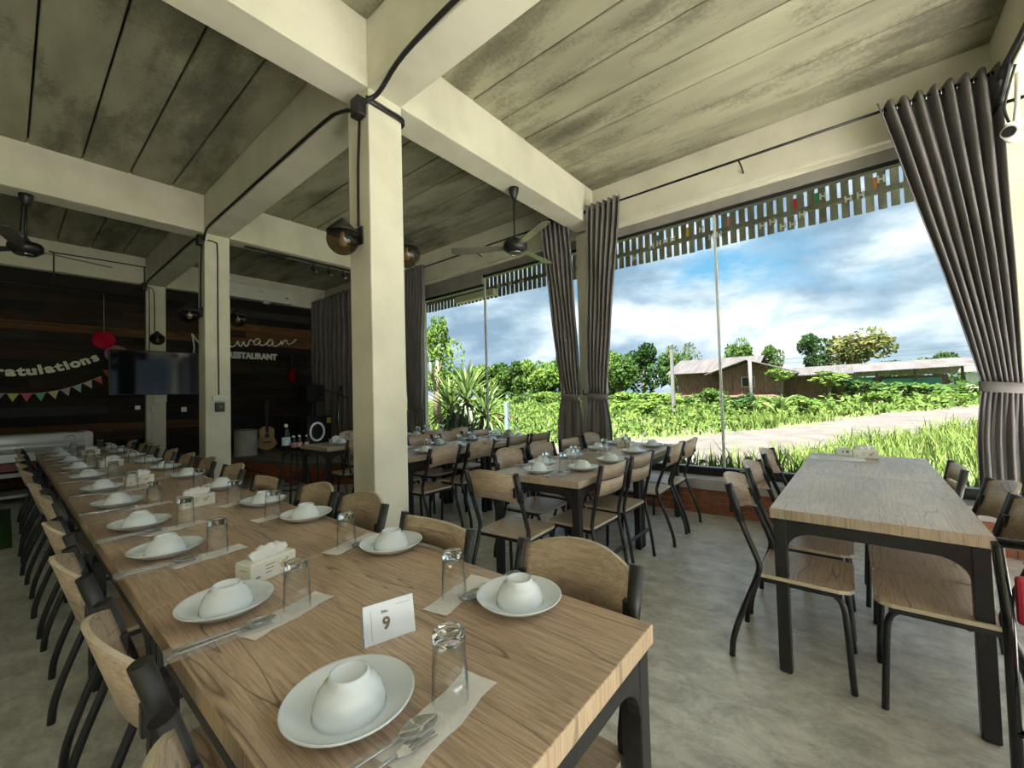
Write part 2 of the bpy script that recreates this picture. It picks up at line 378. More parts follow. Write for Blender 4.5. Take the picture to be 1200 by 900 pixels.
# ceiling: precast planks, each its own piece
ceil = struct('ceiling', lambda b: bx(b, XL - 0.3, 5.1, -1.21, 9.95, ZC + 0.06, ZC + 0.2), material('dark_joint_backing', (0.02, 0.02, 0.016)))  # backing coloured near-black so the plank joints read as dark lines
def plank_mesh(wd, ln):
    def f(b):
        rbox(b, 0.007, wd - 0.007, 0, ln, 0, 0.06, 0.006, 1)
    return mesh('ceiling_plank', f, M['slab'])
PM = {}
def planks(x0, x1, first, y0, y1):
    xs = [x0] + [first + 0.375 * k for k in range(30) if x0 + 0.02 < first + 0.375 * k < x1 - 0.02] + [x1]
    for a, b_ in zip(xs, xs[1:]):
        key = (round(b_ - a, 3), round(y1 - y0, 3))
        if key not in PM: PM[key] = plank_mesh(*key)
        put('ceiling_plank', PM[key], ceil, (a, y0, ZC + R.uniform(-0.003, 0.002)))
for ya, yb in zip(BAYS[1:], BAYS[2:]):
    planks(XL, XC0, -1.75, ya + BW, yb)
    planks(XC1, XW, 1.85 + 0.375, ya + BW, yb)
# beams
def beam(x0, x1, y0, y1, z0=ZB, z1=ZC + 0.07):
    struct('concrete_beam', lambda b: rbox(b, x0, x1, y0, y1, z0, z1, 0.006, 1), M['plaster'])
for y in BAYS:
    beam(XL, XC0, y, y + BW); beam(XC1, XW, y, y + BW)
for ya, yb in zip(BAYS, BAYS[1:]):
    pass
beam(XC0, XC1, BAYS[0], 9.87)
beam(XL - 0.27, XL, BAYS[0], 9.87)
beam(XW, XW + 0.27, BAYS[0], 9.87, 3.42)
# columns
for y in BAYS:
    for x0, x1 in ((XC0, XC1), (XL - 0.27, XL), (XW, XW + 0.27)):
        struct('concrete_column', lambda b: rbox(b, x0, x1, y, y + BW, -0.1 if x0 > 4 else 0, ZB, 0.008, 2), M['plaster'])
# left wall (outside the frame): solid masonry, near bays closed to cut light from the left
wl = struct('wall_left', lambda b: (bx(b, XL - 0.2, XL - 0.05, 2.76, 9.6, 0, ZB), bx(b, XL - 0.2, XL - 0.05, -4.64, 2.49, 0, ZB)), M['plaster'])
# far wall: reclaimed timber
wf = struct('wall_far', lambda b: (bx(b, XL - 0.2, 5.0, 9.74, 9.95, 0, ZC)), material('far_wall_backing', (0.012, 0.01, 0.008), rough=0.9))
WM = [material('charred_board', (0.022, 0.014, 0.010), (0.010, 0.007, 0.006), scale=3, stretch=(1, 20, 20), rough=0.6, spec=0.2, bump=0.4, jitter=0.4),
      material('dark_walnut_board', (0.045, 0.024, 0.014), (0.018, 0.011, 0.008), scale=3, stretch=(1, 20, 20), rough=0.6, spec=0.2, bump=0.4, jitter=0.3),
      material('orange_brown_board', (0.17, 0.08, 0.032), (0.07, 0.034, 0.017), scale=3, stretch=(1, 20, 20), rough=0.6, spec=0.2, bump=0.4, jitter=0.3),
      material('greyed_board', (0.045, 0.042, 0.040), (0.018, 0.017, 0.016), scale=3, stretch=(1, 20, 20), rough=0.65, spec=0.2, bump=0.4, jitter=0.3)]
BM = [mesh('board', lambda b: rbox(b, 0, 1, -0.012, 0.012, 0.002, 0.146, 0.002, 1), m) for m in WM]
rows = [k * 0.148 for k in range(23)]
for zi, z in enumerate(rows):
    x = XL - R.uniform(0, 0.8)
    while x < 4.9:
        ln = R.uniform(0.9, 2.4)
        k = R.choices([0, 1, 2, 3], [5, 4, 0.6, 1.6])[0]
        if zi in (17, 18) and R.random() < 0.85: k = 2 if zi == 17 or R.random() < 0.4 else 1
        if zi in (5, 6) and R.random() < 0.5: k = 2 if zi == 6 else 1
        xa = max(x, XL - 0.05); xb = min(x + ln, 4.9)
        if xb - xa > 0.1:
            put('board', BM[k], wf, (xa + 0.002, 9.715 + R.uniform(-0.008, 0.006), z), scale=(xb - xa - 0.004, 1, 1))
        x += ln
tag(part('curtain_rail', lambda b: tube(b, [(-1.7, 9.66, 3.20), (1.5, 9.66, 3.20)], 0.008), M['black']), 'thin dark rail across the top of the timber wall', 'rail')
# window side: brick plinth, cement cap
ws = struct('wall_window', lambda b: bx(b, 4.71, 4.96, -5.2, 9.7, -0.15, 0.262), M['mortar'])
part('sill_cap', lambda b: rbox(b, 4.665, 4.985, -5.2, 9.7, 0.262, 0.372, 0.006, 1), M['cement'], ws)
brk = mesh('brick', lambda b: rbox(b, -0.012, 0.02, 0.005, 0.195, 0.004, 0.056, 0.003, 1), M['brick'])
for r_ in range(4):
    y = -1.7 + (0.1 if r_ % 2 else 0)
    while y < 6.0:
        put('brick', brk, ws, (4.712 + R.uniform(-0.004, 0.004), y, 0.008 + r_ * 0.0625)); y += 0.2
put_b = None
# window header panels and glazing
hm = M['plaster_in']
def window(n, y0, y1, joint, zt0, zt1):
    wn = struct('window_%d' % n, lambda b: (rbox(b, 4.90, 5.00, y0, y1, 0.372, 0.46, 0.004, 1), bx(b, 4.92, 4.98, y0, y0 + 0.03, 0.46, zt0), bx(b, 4.92, 4.98, y1 - 0.03, y1, 0.46, zt1)), M['black'])
    for ya, yb, zt in ((y0, joint, zt0), (joint, y1, zt1)):
        part('header_panel', lambda b: rbox(b, 4.885, 5.0, ya, yb, zt + 0.04, 3.43, 0.003, 1), hm, wn)
        part('top_rail', lambda b: rbox(b, 4.91, 4.99, ya, yb, zt, zt + 0.04, 0.003, 1), M['black'], wn)
        part('pane', lambda b: bx(b, 4.944, 4.954, ya + 0.004, yb - 0.004, 0.46, zt), M['pane'], wn)
    part('glass_joint_strip', lambda b: bx(b, 4.935, 4.965, joint - 0.012, joint + 0.012, 0.46, max(zt0, zt1)), material('clear_joint_strip', (0.62, 0.66, 0.64), rough=0.25, scale=2), wn)
    part('cornice_trim', lambda b: rbox(b, 4.86, 4.90, y0, y1, 3.38, 3.425, 0.01, 2), M['plaster'], wn)
    return wn
window(0, -4.64, -1.21, -3.0, 3.24, 3.24)
window(1, -0.94, 2.49, 1.09, 3.24, 3.24)
window(2, 2.76, 6.20, 4.56, 3.24, 3.10)
window(3, 6.47, 9.60, 8.0, 3.24, 3.24)
# roof and eave; unseen rear edge set to admit skylight but stop direct sun
struct('roof', lambda b: bx(b, XL - 0.4, 6.35, -2.1, 11.5, ZC + 0.2, ZC + 0.3), material('roof_sheet', (0.3, 0.3, 0.3), rough=0.6))

# ---------------------------------------------------------------- slatted valance outside
sm_ = material('weathered_slat', (0.26, 0.25, 0.175), (0.17, 0.165, 0.115), scale=9, stretch=(1, 1, 0.3), rough=0.8, jitter=0.2)
val = empty('slatted_valance', (6.2, 4, 3.7), 0, 'row of weathered vertical slats hung under the eave outside the windows', 'valance')
slm = mesh('slat', lambda b: rbox(b, -0.01, 0.01, 0, 0.074, 0, 0.60, 0.002, 1), sm_)
k = 0; y = -1.9
while y < 9.6:
    put('slat', slm, val, (0, y - 4, 3.285 - 3.7 + R.uniform(-0.006, 0.006))); y += 0.107; k += 1
part('rail', lambda b: bx(b, -0.045, -0.012, -6, 5.7, -0.245, -0.185), sm_, val)
part('support_board', lambda b: bx(b, -0.03, 0.06, -6, 5.7, 0.14, 0.46), sm_, val)
hm_ = text_mesh('H', 0.10, 0.004, 0.004); hm_.materials.clear(); hm_.materials.append(M['white'])
RH = (PI / 2, 0, -PI / 2)
for y, z in [(2.23, 3.50), (2.12, 3.52), (2.02, 3.53), (1.92, 3.53), (1.52, 3.56), (1.40, 3.42), (1.30, 3.43), (0.79, 3.40), (0.68, 3.42), (0.57, 3.33), (0.47, 3.33), (0.37, 3.42), (0.16, 3.58), (-0.07, 3.47), (-0.18, 3.48), (-0.36, 3.60), (2.5, 3.38), (3.5, 3.52), (4.1, 3.5), (4.7, 3.47), (5.0, 3.46), (5.3, 3.48)]:
    c = put('clip_letter', hm_, val, (-0.055, y - 4, z - 3.7), RH)
for nm, col, y in (('blue', (0.03, 0.35, 0.8), 2.14), ('yellow', (0.8, 0.62, 0.03), 1.70), ('pink', (0.8, 0.25, 0.3), 1.25), ('red', (0.8, 0.01, 0.02), 0.50), ('green', (0.05, 0.5, 0.2), 0.20), ('orange', (0.85, 0.3, 0.08), -0.31)):
    yy = -1.9 + 0.107 * round((y + 1.9) / 0.107) - 0.033 + 0.107 * 0
    tag(part('colour_tag', lambda b: bx(b, -0.004, 0.004, 0, 0.035, 0, 0.13), material(nm + '_tag', col, rough=0.6), val, (0, yy - 4, 3.53 - 3.7)), nm + ' plastic tag between slats')
tag(part('support_bracket', lambda b: rbox(b, 6.0, 6.15, 5.3, 6.4, 3.30, 3.42, 0.01), M['plaster']), 'pale timber bracket under the eave beyond the far window', 'bracket')

# ================================================================ outdoors
struct('bounce_terrace', lambda b: (bx(b, -9, 4.9, -12, -5.2, -0.12, -0.01), bx(b, -9, XL - 0.31, -5.2, 12, -0.12, -0.01)), material('pale_bounce_yard', (0.792, 0.768, 0.708), (0.624, 0.600, 0.552), scale=2, rough=0.9))  # unseen pale ground, added to bounce sunlight into the room
def gz(x, y=0):
    s = min(max((x - 8) / 22, 0), 1); h = -0.15 + 0.45 * s * s * (3 - 2 * s)
    return h
def road_d(x, y):
    """signed: >0 inside the track (between its two edges)"""
    UP = [(4.9, 10.5), (7.5, 8.6), (10.8, 5.7), (13.1, 4.0), (15.3, 2.5), (17.9, 0.9), (21.1, -0.3), (23.9, -2.3), (28.4, -4.6), (60, -20)]
    LO = [(4.9, 5.0), (7.4, 3.0), (8.5, 2.0), (9.1, 1.5), (11.2, 0.8), (14.0, -0.2), (16.0, -1.5), (18.0, -2.9), (60, -33)]
    def at(P):
        for a, b_ in zip(P, P[1:]):
            if a[0] <= x <= b_[0]: return a[1] + (b_[1] - a[1]) * (x - a[0]) / (b_[0] - a[0])
        return P[0][1] if x < P[0][0] else P[-1][1]
    return min(at(UP) - y, y - at(LO))
def terrain(b, inside=None):
    xs = [-60, -30, -12, -4, 4.99, 6, 7, 8, 9, 10, 11, 12, 13, 14, 15, 16, 17, 18, 19, 20, 22, 24, 26, 28, 30, 34, 40, 50, 70, 110, 200, 400]
    ys = [-300, -120, -60, -30, -20, -14, -10] + [-8 + i for i in range(37)] + [32, 38, 46, 60, 90, 150, 300, 500]
    g = [[b.verts.new((x, y, gz(x) - (0.25 if x < 4 else 0))) for y in ys] for x in xs]
    for i in range(len(xs) - 1):
        for j in range(len(ys) - 1):
            if xs[i] >= -4 and xs[i + 1] <= 5 and -8 <= ys[j] < 10: pass
            b.faces.new((g[i][j], g[i + 1][j], g[i + 1][j + 1], g[i][j + 1])).smooth = True
gm = material('meadow_ground', (0.079, 0.097, 0.025), (0.043, 0.061, 0.014), scale=0.8, rough=0.95, detail=9, bump=0.5)
t, b_ = nodes_of(gm)
struct('ground', terrain, gm)
dm = material('dirt_and_gravel', (0.065, 0.055, 0.044), (0.042, 0.034, 0.028), scale=1.6, rough=0.95, detail=12, bump=0.6, bscale=14)
def road(b):
    xs = [4.99 + 0.5 * i for i in range(80)] + [46, 52, 60]
    rows_ = []
    for x in xs:
        lo = hi = None
        yy = -34.0
        while yy < 12:
            if road_d(x, yy) > 0:
                lo = yy if lo is None else lo; hi = yy
            yy += 0.1
        wob = 0.18 * math.sin(x * 2.3) + 0.1 * math.sin(x * 5.1)
        lo += wob; hi += 0.2 * math.sin(x * 1.7 + 1)
        rows_.append([b.verts.new((x, lo + (hi - lo) * k / 8, gz(x) + 0.018 + 0.012 * math.sin(k * PI / 8))) for k in range(9)])
    for a, c in zip(rows_, rows_[1:]):
        for k in range(8): b.faces.new((a[k], c[k], c[k + 1], a[k + 1])).smooth = True
struct('dirt_road', road, dm)
# stones on the track (countless)
def stones(b):
    rr = random.Random(3)
    for i in range(1500):
        x = 5.2 + 24 * rr.random() ** 1.5; y = rr.uniform(-8, 9)
        if road_d(x, y) < 0.1: continue
        s_ = rr.uniform(0.008, 0.035); z = gz(x) + 0.025
        p = [(x + s_, y, z), (x, y + s_, z), (x - s_, y, z), (x, y - s_, z), (x, y, z + s_ * 0.7)]
        v = [b.verts.new(q) for q in p]
        for k in range(4): b.faces.new((v[k], v[(k + 1) % 4], v[4]))
tag(part('gravel', stones, material('loose_stone', (0.081, 0.071, 0.060), (0.045, 0.038, 0.030), scale=5, rough=0.9)), 'loose gravel scattered on the dirt track', 'gravel', kind='stuff')
# grass blades and weeds
def blade(b, rr, x, y, z, h, wd, lean):
    a = rr.uniform(0, 2 * PI); dx, dy = math.cos(a), math.sin(a); px_, py_ = -dy * wd, dx * wd
    l = lean * h
    v = [b.verts.new(p) for p in ((x - px_, y - py_, z), (x + px_, y + py_, z), (x + dx * l * 0.3 + px_ * 0.8, y + dy * l * 0.3 + py_ * 0.8, z + h * 0.6), (x + dx * l * 0.3 - px_ * 0.8, y + dy * l * 0.3 - py_ * 0.8, z + h * 0.6), (x + dx * l, y + dy * l, z + h))]
    b.faces.new((v[0], v[1], v[2], v[3])); b.faces.new((v[3], v[2], v[4]))
M['grass'] = leaf_mat('grass_blade', (0.121, 0.156, 0.039), (0.055, 0.090, 0.020))
M['weed'] = leaf_mat('weed_leaf', (0.105, 0.148, 0.035), (0.039, 0.078, 0.017))
def near_grass(b):
    rr = random.Random(11); n = 0
    while n < 13000:
        x = 5.35 + 14 * rr.random() ** 1.2; y = rr.uniform(-8, 3.0)
        if road_d(x, y) > -0.12 + 0.25 * math.sin(x * 3 + y * 2): continue
        tall = 0.5 + 0.5 * math.sin(x * 0.9 + 1) * math.sin(y * 1.3)
        blade(b, rr, x, y, gz(x) - 0.02, rr.uniform(0.16, 0.42) + 0.34 * tall * rr.random(), rr.uniform(0.004, 0.010) * (1 + x / 20), rr.uniform(0.2, 0.9)); n += 1
tag(part('tall_grass', near_grass, M['grass']), 'tall bright green grass between the right window and the dirt track', 'grass', kind='stuff')
def leafquad(b, rr, x, y, z, s_, flat=0.5):
    n_ = Vector((rr.gauss(0, 1), rr.gauss(0, 1), rr.gauss(0, 1) + flat)).normalized()
    a = n_.orthogonal().normalized(); c = n_.cross(a); th = rr.uniform(0, 2 * PI)
    u = a * math.cos(th) + c * math.sin(th); v_ = n_.cross(u)
    p = Vector((x, y, z))
    vs = [b.verts.new(p + q) for q in (u * s_, v_ * s_ * 0.42, -u * s_, -v_ * s_ * 0.42)]
    b.faces.new(vs)
def weeds(b):
    rr = random.Random(5)
    spots = []
    while len(spots) < 1500:
        x = 6.5 + 42 * rr.random() ** 1.4; y = rr.uniform(-8, 45)
        if y > x * 2.2 + 2: continue
        if road_d(x, y) > -0.3: continue
        if x < 20 and y < 1.5: continue
        spots.append((x, y))
    for x, y in spots:
        hgt = rr.uniform(0.15, 0.55) * (1 + (x > 15) * 0.5); wdt = rr.uniform(0.3, 0.9) * (1 + x / 40)
        s_ = 0.045 + 0.004 * x
        for k in range(26):
            a = rr.uniform(0, 2 * PI); r_ = wdt * rr.random() ** 0.6
            leafquad(b, rr, x + r_ * math.cos(a), y + r_ * math.sin(a), gz(x) + hgt * rr.random() * (1.15 - r_ / wdt * 0.6), s_ * rr.uniform(0.6, 1.4), 0.7)
tag(part('meadow_weeds', weeds, M['weed']), 'low leafy green weeds covering the meadow beyond the windows', 'weeds', kind='stuff')
def meadow_grass(b):
    rr = random.Random(8); n = 0
    while n < 26000:
        x = 5.6 + 36 * rr.random() ** 1.4; y = rr.uniform(-7, 42)
        if y > x * 2.3 + 2 or (x < 20 and y < 2): continue
        if road_d(x, y) > -0.1 + 0.2 * math.sin(x * 3 + y): continue
        blade(b, rr, x, y, gz(x) - 0.02, rr.uniform(0.12, 0.4), rr.uniform(0.008, 0.016) * (1 + x / 8), rr.uniform(0.2, 1.0)); n += 1
tag(part('meadow_grass', meadow_grass, M['grass']), 'rough grass growing across the meadow behind the dirt track', 'grass', kind='stuff')
# shrubs and trees
LM = {'bright': leaf_mat('bright_leaf', (0.140, 0.203, 0.043), (0.058, 0.113, 0.020)), 'mid': leaf_mat('mid_leaf', (0.078, 0.133, 0.031), (0.029, 0.062, 0.014)),
      'dark': leaf_mat('dark_leaf', (0.039, 0.078, 0.023), (0.014, 0.034, 0.010)), 'olive': leaf_mat('olive_flowering_leaf', (0.164, 0.156, 0.051), (0.051, 0.074, 0.020)),
      'thin': leaf_mat('sparse_leaf', (0.109, 0.129, 0.051), (0.055, 0.070, 0.027)), 'brown': leaf_mat('reddish_scrub', (0.133, 0.086, 0.051), (0.078, 0.055, 0.027))}
bark = material('bark', (0.20, 0.155, 0.11), (0.11, 0.085, 0.06), scale=12, rough=0.9)
CM = {}
def crown(kind, seed, n=900, lumps=9, leaf=0.09, rz=1.0):
    key = (kind, seed, n)
    if key in CM: return CM[key]
    def f(b):
        rr = random.Random(seed)
        L_ = []
        for k in range(lumps):
            a = rr.uniform(0, 2 * PI); r_ = rr.uniform(0.1, 0.62); z = rr.uniform(-0.55, 0.6)
            q_ = rr.uniform(0.28, 0.5) * (1.1 - abs(z) * 0.4)
            L_.append((r_ * math.cos(a) * (1 - abs(z) * 0.5), r_ * math.sin(a) * (1 - abs(z) * 0.5), z * rz, q_))
        for k in range(n):
            c = L_[k % lumps]; d = Vector((rr.gauss(0, 1), rr.gauss(0, 1), rr.gauss(0, 1))).normalized() * c[3] * (rr.uniform(0.6, 1.05) ** 0.6)
            leafquad(b, rr, c[0] + d.x, c[1] + d.y, c[2] + d.z * 0.85, leaf * rr.uniform(0.6, 1.4), 0.6)
    CM[key] = mesh('foliage', f, LM[kind]); return CM[key]
TRK = mesh('trunk', lambda b: (tube(b, [(0, 0, -0.1), (0.02, 0.01, 0.5), (-0.02, 0.02, 0.9)], [0.05, 0.04, 0.028], 7), tube(b, [(0.01, 0, 0.45), (0.10, 0.05, 0.65), (0.15, 0.1, 0.8)], [0.025, 0.02, 0.01], 5), tube(b, [(0.01, 0, 0.5), (-0.08, -0.06, 0.65), (-0.13, -0.08, 0.85)], [0.025, 0.018, 0.01], 5)), bark)
STM = mesh('stem', lambda b: [tube(b, [(0, 0, -0.1), (0.12 * math.cos(k * 1.6), 0.12 * math.sin(k * 1.6), 0.35), (0.3 * math.cos(k * 1.6), 0.3 * math.sin(k * 1.6), 0.8)], [0.02, 0.014, 0.006], 5) for k in range(4)], bark)
def tree(x, y, h, rx, kind, seed, label, n=1100, leaf=0.085, trunk_frac=0.35, cat='tree', group='trees beyond the meadow', name='broadleaf_tree'):
    g = gz(x)
    e_ = empty(name, (x, y, g), 0, label, cat, group)
    ch = h * (1 - trunk_frac)
    put('foliage', crown(kind, seed, n, leaf=leaf), e_, (0, 0, h - ch * 0.5), (0, 0, seed), (rx, rx, ch * 0.56))
    put('trunk', TRK, e_, (0, 0, 0), (0, 0, seed), (h * 0.8, h * 0.8, h * 0.72))
    return e_
def bush(x, y, h, rx, kind, seed, label, n=420, leaf=0.14):
    e_ = empty('shrub', (x, y, gz(x)), 0, label, 'shrub', 'shrubs in the meadow')
    put('foliage', crown(kind, seed, n, 6, leaf), e_, (0, 0, h * 0.48), (0, 0, seed * 1.3), (rx, rx, h * 0.58))
    put('stem', STM, e_, (0, 0, 0), (0, 0, seed), (rx * 1.4, rx * 1.4, h * 0.8))
# far treeline and single trees
k = 0
TLX = [38.7, 37.0, 35.4, 33.8, 32.2, 30.7, 29.3, 27.9, 26.5, 25.0, 23.4, 21.8, 20.2]
for i, yy in enumerate(TLX):
    tree(42 + (i % 3) * 1.6, yy, 5.6 + 0.4 * math.sin(i * 2.1), 2.5 + 0.3 * math.sin(i * 1.3), 'mid' if i % 2 else 'bright', i % 4,
         'soft green tree in the even treeline seen through the left window', n=1700, leaf=0.10, trunk_frac=0.03)
for i, yy in enumerate([55, 51, 47, 43.5, 41]):
    tree(44 + (i % 2) * 2, yy, 5.8, 3.0, 'mid', i % 3, 'treeline tree behind the spiky palm-like plant', n=1300, leaf=0.11, trunk_frac=0.1)
for x, y, h, rx, kd, sd_, lb in [
    (40, 18.9, 5.7, 2.4, 'bright', 1, 'rounded light green tree just right of the middle curtains'),
    (36, 16.6, 4.9, 2.3, 'mid', 2, 'bushy mid green tree at the left of the right window'),
    (37, 14.6, 5.6, 2.6, 'dark', 3, 'big dense dark green tree left of the wooden house'),
    (39, 12.4, 4.9, 2.0, 'mid', 0, 'smaller green tree touching the wooden house'),
    (46, 8.6, 6.7, 1.6, 'mid', 2, 'airy tree rising behind the grey roof of the wooden house'),
    (52, 6.2, 6.0, 1.5, 'mid', 1, 'small round-topped tree behind the gable of the house'),
    (55, 2.7, 7.2, 2.2, 'dark', 1, 'dark tree beside the yellow-flowering tree'),
    (55, -0.6, 7.6, 3.4, 'olive', 2, 'broad yellow-flowering tree behind the long shed'),
    (70, -8.3, 4.9, 3.4, 'mid', 3, 'distant tree above the right end of the shed roof'),
    (75, -5.0, 4.6, 3.0, 'dark', 0, 'low dark distant tree over the middle of the shed roof'),
    (80, 1.0, 4.6, 3.0, 'dark', 2, 'low dark distant tree left of the shed roof ridge')]:
    tree(x, y, h, rx, kd, sd_, lb, n=2400, leaf=0.075, trunk_frac=0.04 if h < 5.65 else 0.25, group=None)
for x, y, h, lb in [(43, 13.6, 6.1, 'thin sparse pale tree, left of the pair behind the house'), (44, 12.2, 6.3, 'thin sparse pale tree, right of the pair behind the house')]:
    tree(x, y, h, 1.5, 'thin', 1, lb, n=380, leaf=0.07, trunk_frac=0.25, group=None)
tree(12.5, 14.6, 5.2, 1.3, 'bright', 3, 'leafy tree whose branches show above the spiky plant at the left window edge', n=1500, leaf=0.07, trunk_frac=0.3, group=None)
for x, y, h, rx, kd, sd_, lb in [
    (28, 19.3, 1.3, 1.7, 'bright', 1, 'bright rounded shrub in the meadow beside the left curtain'), (30, 23.3, 1.5, 1.2, 'mid', 2, 'small green shrub against the treeline'),
    (33, 22.0, 1.4, 2.0, 'bright', 0, 'low spreading shrub in front of the treeline'), (15, 12.6, 0.5, 0.9, 'brown', 1, 'reddish dry scrub patch behind the spiky plant'),
    (22, 9.4, 0.9, 1.4, 'bright', 2, 'leafy shrub left of the concrete post'), (20, 7.6, 0.9, 1.1, 'bright', 3, 'leafy shrub beside the concrete post'), (24, 8.6, 1.1, 1.6, 'bright', 0, 'wide shrub in front of the house stilts'),
    (24, 5.6, 1.3, 1.0, 'mid', 1, 'mid green shrub in front of the stilted house'), (26, 7.4, 1.0, 1.2, 'mid', 2, 'shrub growing at the left corner of the house'),
    (21, 3.7, 1.0, 1.0, 'dark', 3, 'blue-green shrub left of the banana clump'), (20, 1.3, 0.9, 0.8, 'bright', 1, 'round shrub at the edge of the track'),
    (22, 3.2, 0.9, 1.3, 'bright', 2, 'low shrub behind the banana clump'), (30, -0.4, 1.4, 1.6, 'mid', 0, 'dark leafy shrub before the green shed wall'), (31, -1.6, 1.2, 1.6, 'mid', 3, 'shrub at the middle of the shed front'),
    (32, -3.1, 1.2, 1.9, 'mid', 1, 'shrub near the open end of the shed'), (33, -4.6, 1.3, 2.0, 'mid', 2, 'wide shrub at the right end of the shed'), (33, -6.4, 1.2, 2.0, 'bright', 3, 'shrub row end beside the right curtain'),
    (27, -1.2, 0.7, 1.1, 'bright', 0, 'low bright shrub on the verge in front of the shed'), (28, -3.3, 0.7, 1.3, 'bright', 2, 'low bright shrub on the right verge'), (25, 10.8, 1.2, 1.6, 'bright', 1, 'tall weeds clump at the left of the right window')]:
    bush(x, y, h, rx, kd, sd_, lb)
# papaya-like tree in front of the shed
e_ = empty('young_tree', (29, 0.9, gz(29)), 0, 'young bright green tree in front of the green shed wall', 'tree')
put('foliage', crown('bright', 3, 420, leaf=0.13), e_, (0, 0, 1.5), (0, 0, 0), (1.15, 1.15, 0.5)); put('trunk', TRK, e_, (0, 0, 0), (0, 0, 0), (1.2, 1.2, 1.4))
e_ = empty('young_tree', (24, 2.6, gz(24)), 0, 'young umbrella-leaved tree in front of the house gable', 'tree')
put('foliage', crown('bright', 1, 380, leaf=0.13), e_, (0, 0, 1.75), (0, 0, 1), (0.9, 0.9, 0.42)); put('trunk', TRK, e_, (0, 0, 0), (0, 0, 2), (1.2, 1.2, 1.6))
def strap_leaf(ln, wd, droop, up_):
    def f(b):
        prev = None; n = 6
        for i in range(n + 1):
            t_ = i / n; x = ln * (t_ - 0.12 * t_ * t_ * droop); z = up_ * ln * t_ - droop * ln * t_ * t_
            hw = wd * math.sin(PI * min(1, 0.12 + t_ * 0.88)) * (1 if t_ < 1 else 0.05)
            r_ = [b.verts.new((x, -hw, z + hw * 0.35)), b.verts.new((x, 0, z)), b.verts.new((x, hw, z + hw * 0.35))]
            if prev:
                b.faces.new((prev[0], prev[1], r_[1], r_[0])); b.faces.new((prev[1], prev[2], r_[2], r_[1]))
            prev = r_
    return f
BL = leaf_mat('banana_leaf', (0.142, 0.203, 0.068), (0.085, 0.142, 0.034))
e_ = empty('banana_clump', (20, 2.3, gz(20)), 0, 'arching strap-leaved banana clump beside the track', 'plant')
bl = mesh('leaf', strap_leaf(1.3, 0.10, 0.8, 1.1), BL)
for i in range(13): put('leaf', bl, e_, (0, 0, 0.05), (0, R.uniform(-0.5, 0.1), i * 0.483 + R.uniform(-.2, .2)), (1, 1, R.uniform(0.9, 1.3)))
# spiky dracaena by the left window
DL = [mesh('leaf', strap_leaf(1.0, 0.042, d, u_), leaf_mat('strap_leaf_%d' % i, c1, c2)) for i, (d, u_, c1, c2) in enumerate([(0.25, 0.5, (0.16, 0.22, 0.07), (0.07, 0.12, 0.035)), (0.9, 0.7, (0.11, 0.16, 0.055), (0.05, 0.085, 0.03)), (1.3, 0.5, (0.26, 0.28, 0.2), (0.08, 0.11, 0.055))])]
e_ = empty('spiky_yucca', (8.0, 8.15, gz(8)), 0, 'big spiky green plant with drooping sword leaves outside the left window', 'plant')
for hx, hy, hz, ln in ((0, 0, 1.5, 1.05), (0.25, -0.45, 1.1, 0.95), (-0.2, 0.45, 1.2, 1.0)):
    part('trunk', lambda b: tube(b, smooth_path([(0, 0, -0.1), (hx * 0.6, hy * 0.6, hz * 0.5), (hx, hy, hz)]), [0.07] * 9, 8), bark, e_)
    for i in range(96):
        t_ = i / 95; el = 1.3 - 1.9 * t_
        kx = 0 if t_ < 0.45 else (1 if R.random() < 0.6 else 2)
        put('leaf', DL[kx], e_, (hx, hy, hz - 0.45 * t_), (0, -el + (0.3 if kx == 0 else 0.5), i * 2.399), [ln * R.uniform(0.8, 1.1)] * 3)
tag(part('painted_stake', lambda b: rbox(b, 8.4, 8.5, 7.05, 7.15, -0.2, 1.15, 0.01), material('faded_blue_paint', (0.147, 0.193, 0.193), (0.105, 0.140, 0.140), rough=0.8)), 'faded blue-grey stake beside the spiky plant', 'stake')
conc = material('concrete_post', (0.101, 0.097, 0.089), (0.077, 0.073, 0.067), scale=4, rough=0.9)
tag(part('concrete_post', lambda b: rbox(b, 20, 20.14, 6.45, 6.59, -0.1, 3.3, 0.01), conc), 'concrete fence post standing in the weeds left of the house', 'post')
tag(part('utility_pole', lambda b: tube(b, [(26.4, 4.3, 0), (26.4, 4.3, 2.95)], 0.09, 8), conc), 'grey utility pole in front of the house roof', 'pole')
for i, z in enumerate((5.2, 5.7)):
    tag(part('power_line', lambda b: tube(b, [(60, y, z - 0.8 * (1 - ((y - 10) / 50) ** 2)) for y in range(-40, 61, 10)], 0.018, 4), M['rubber']), ['lower', 'upper'][i] + ' power line crossing the sky behind the trees', 'cable')
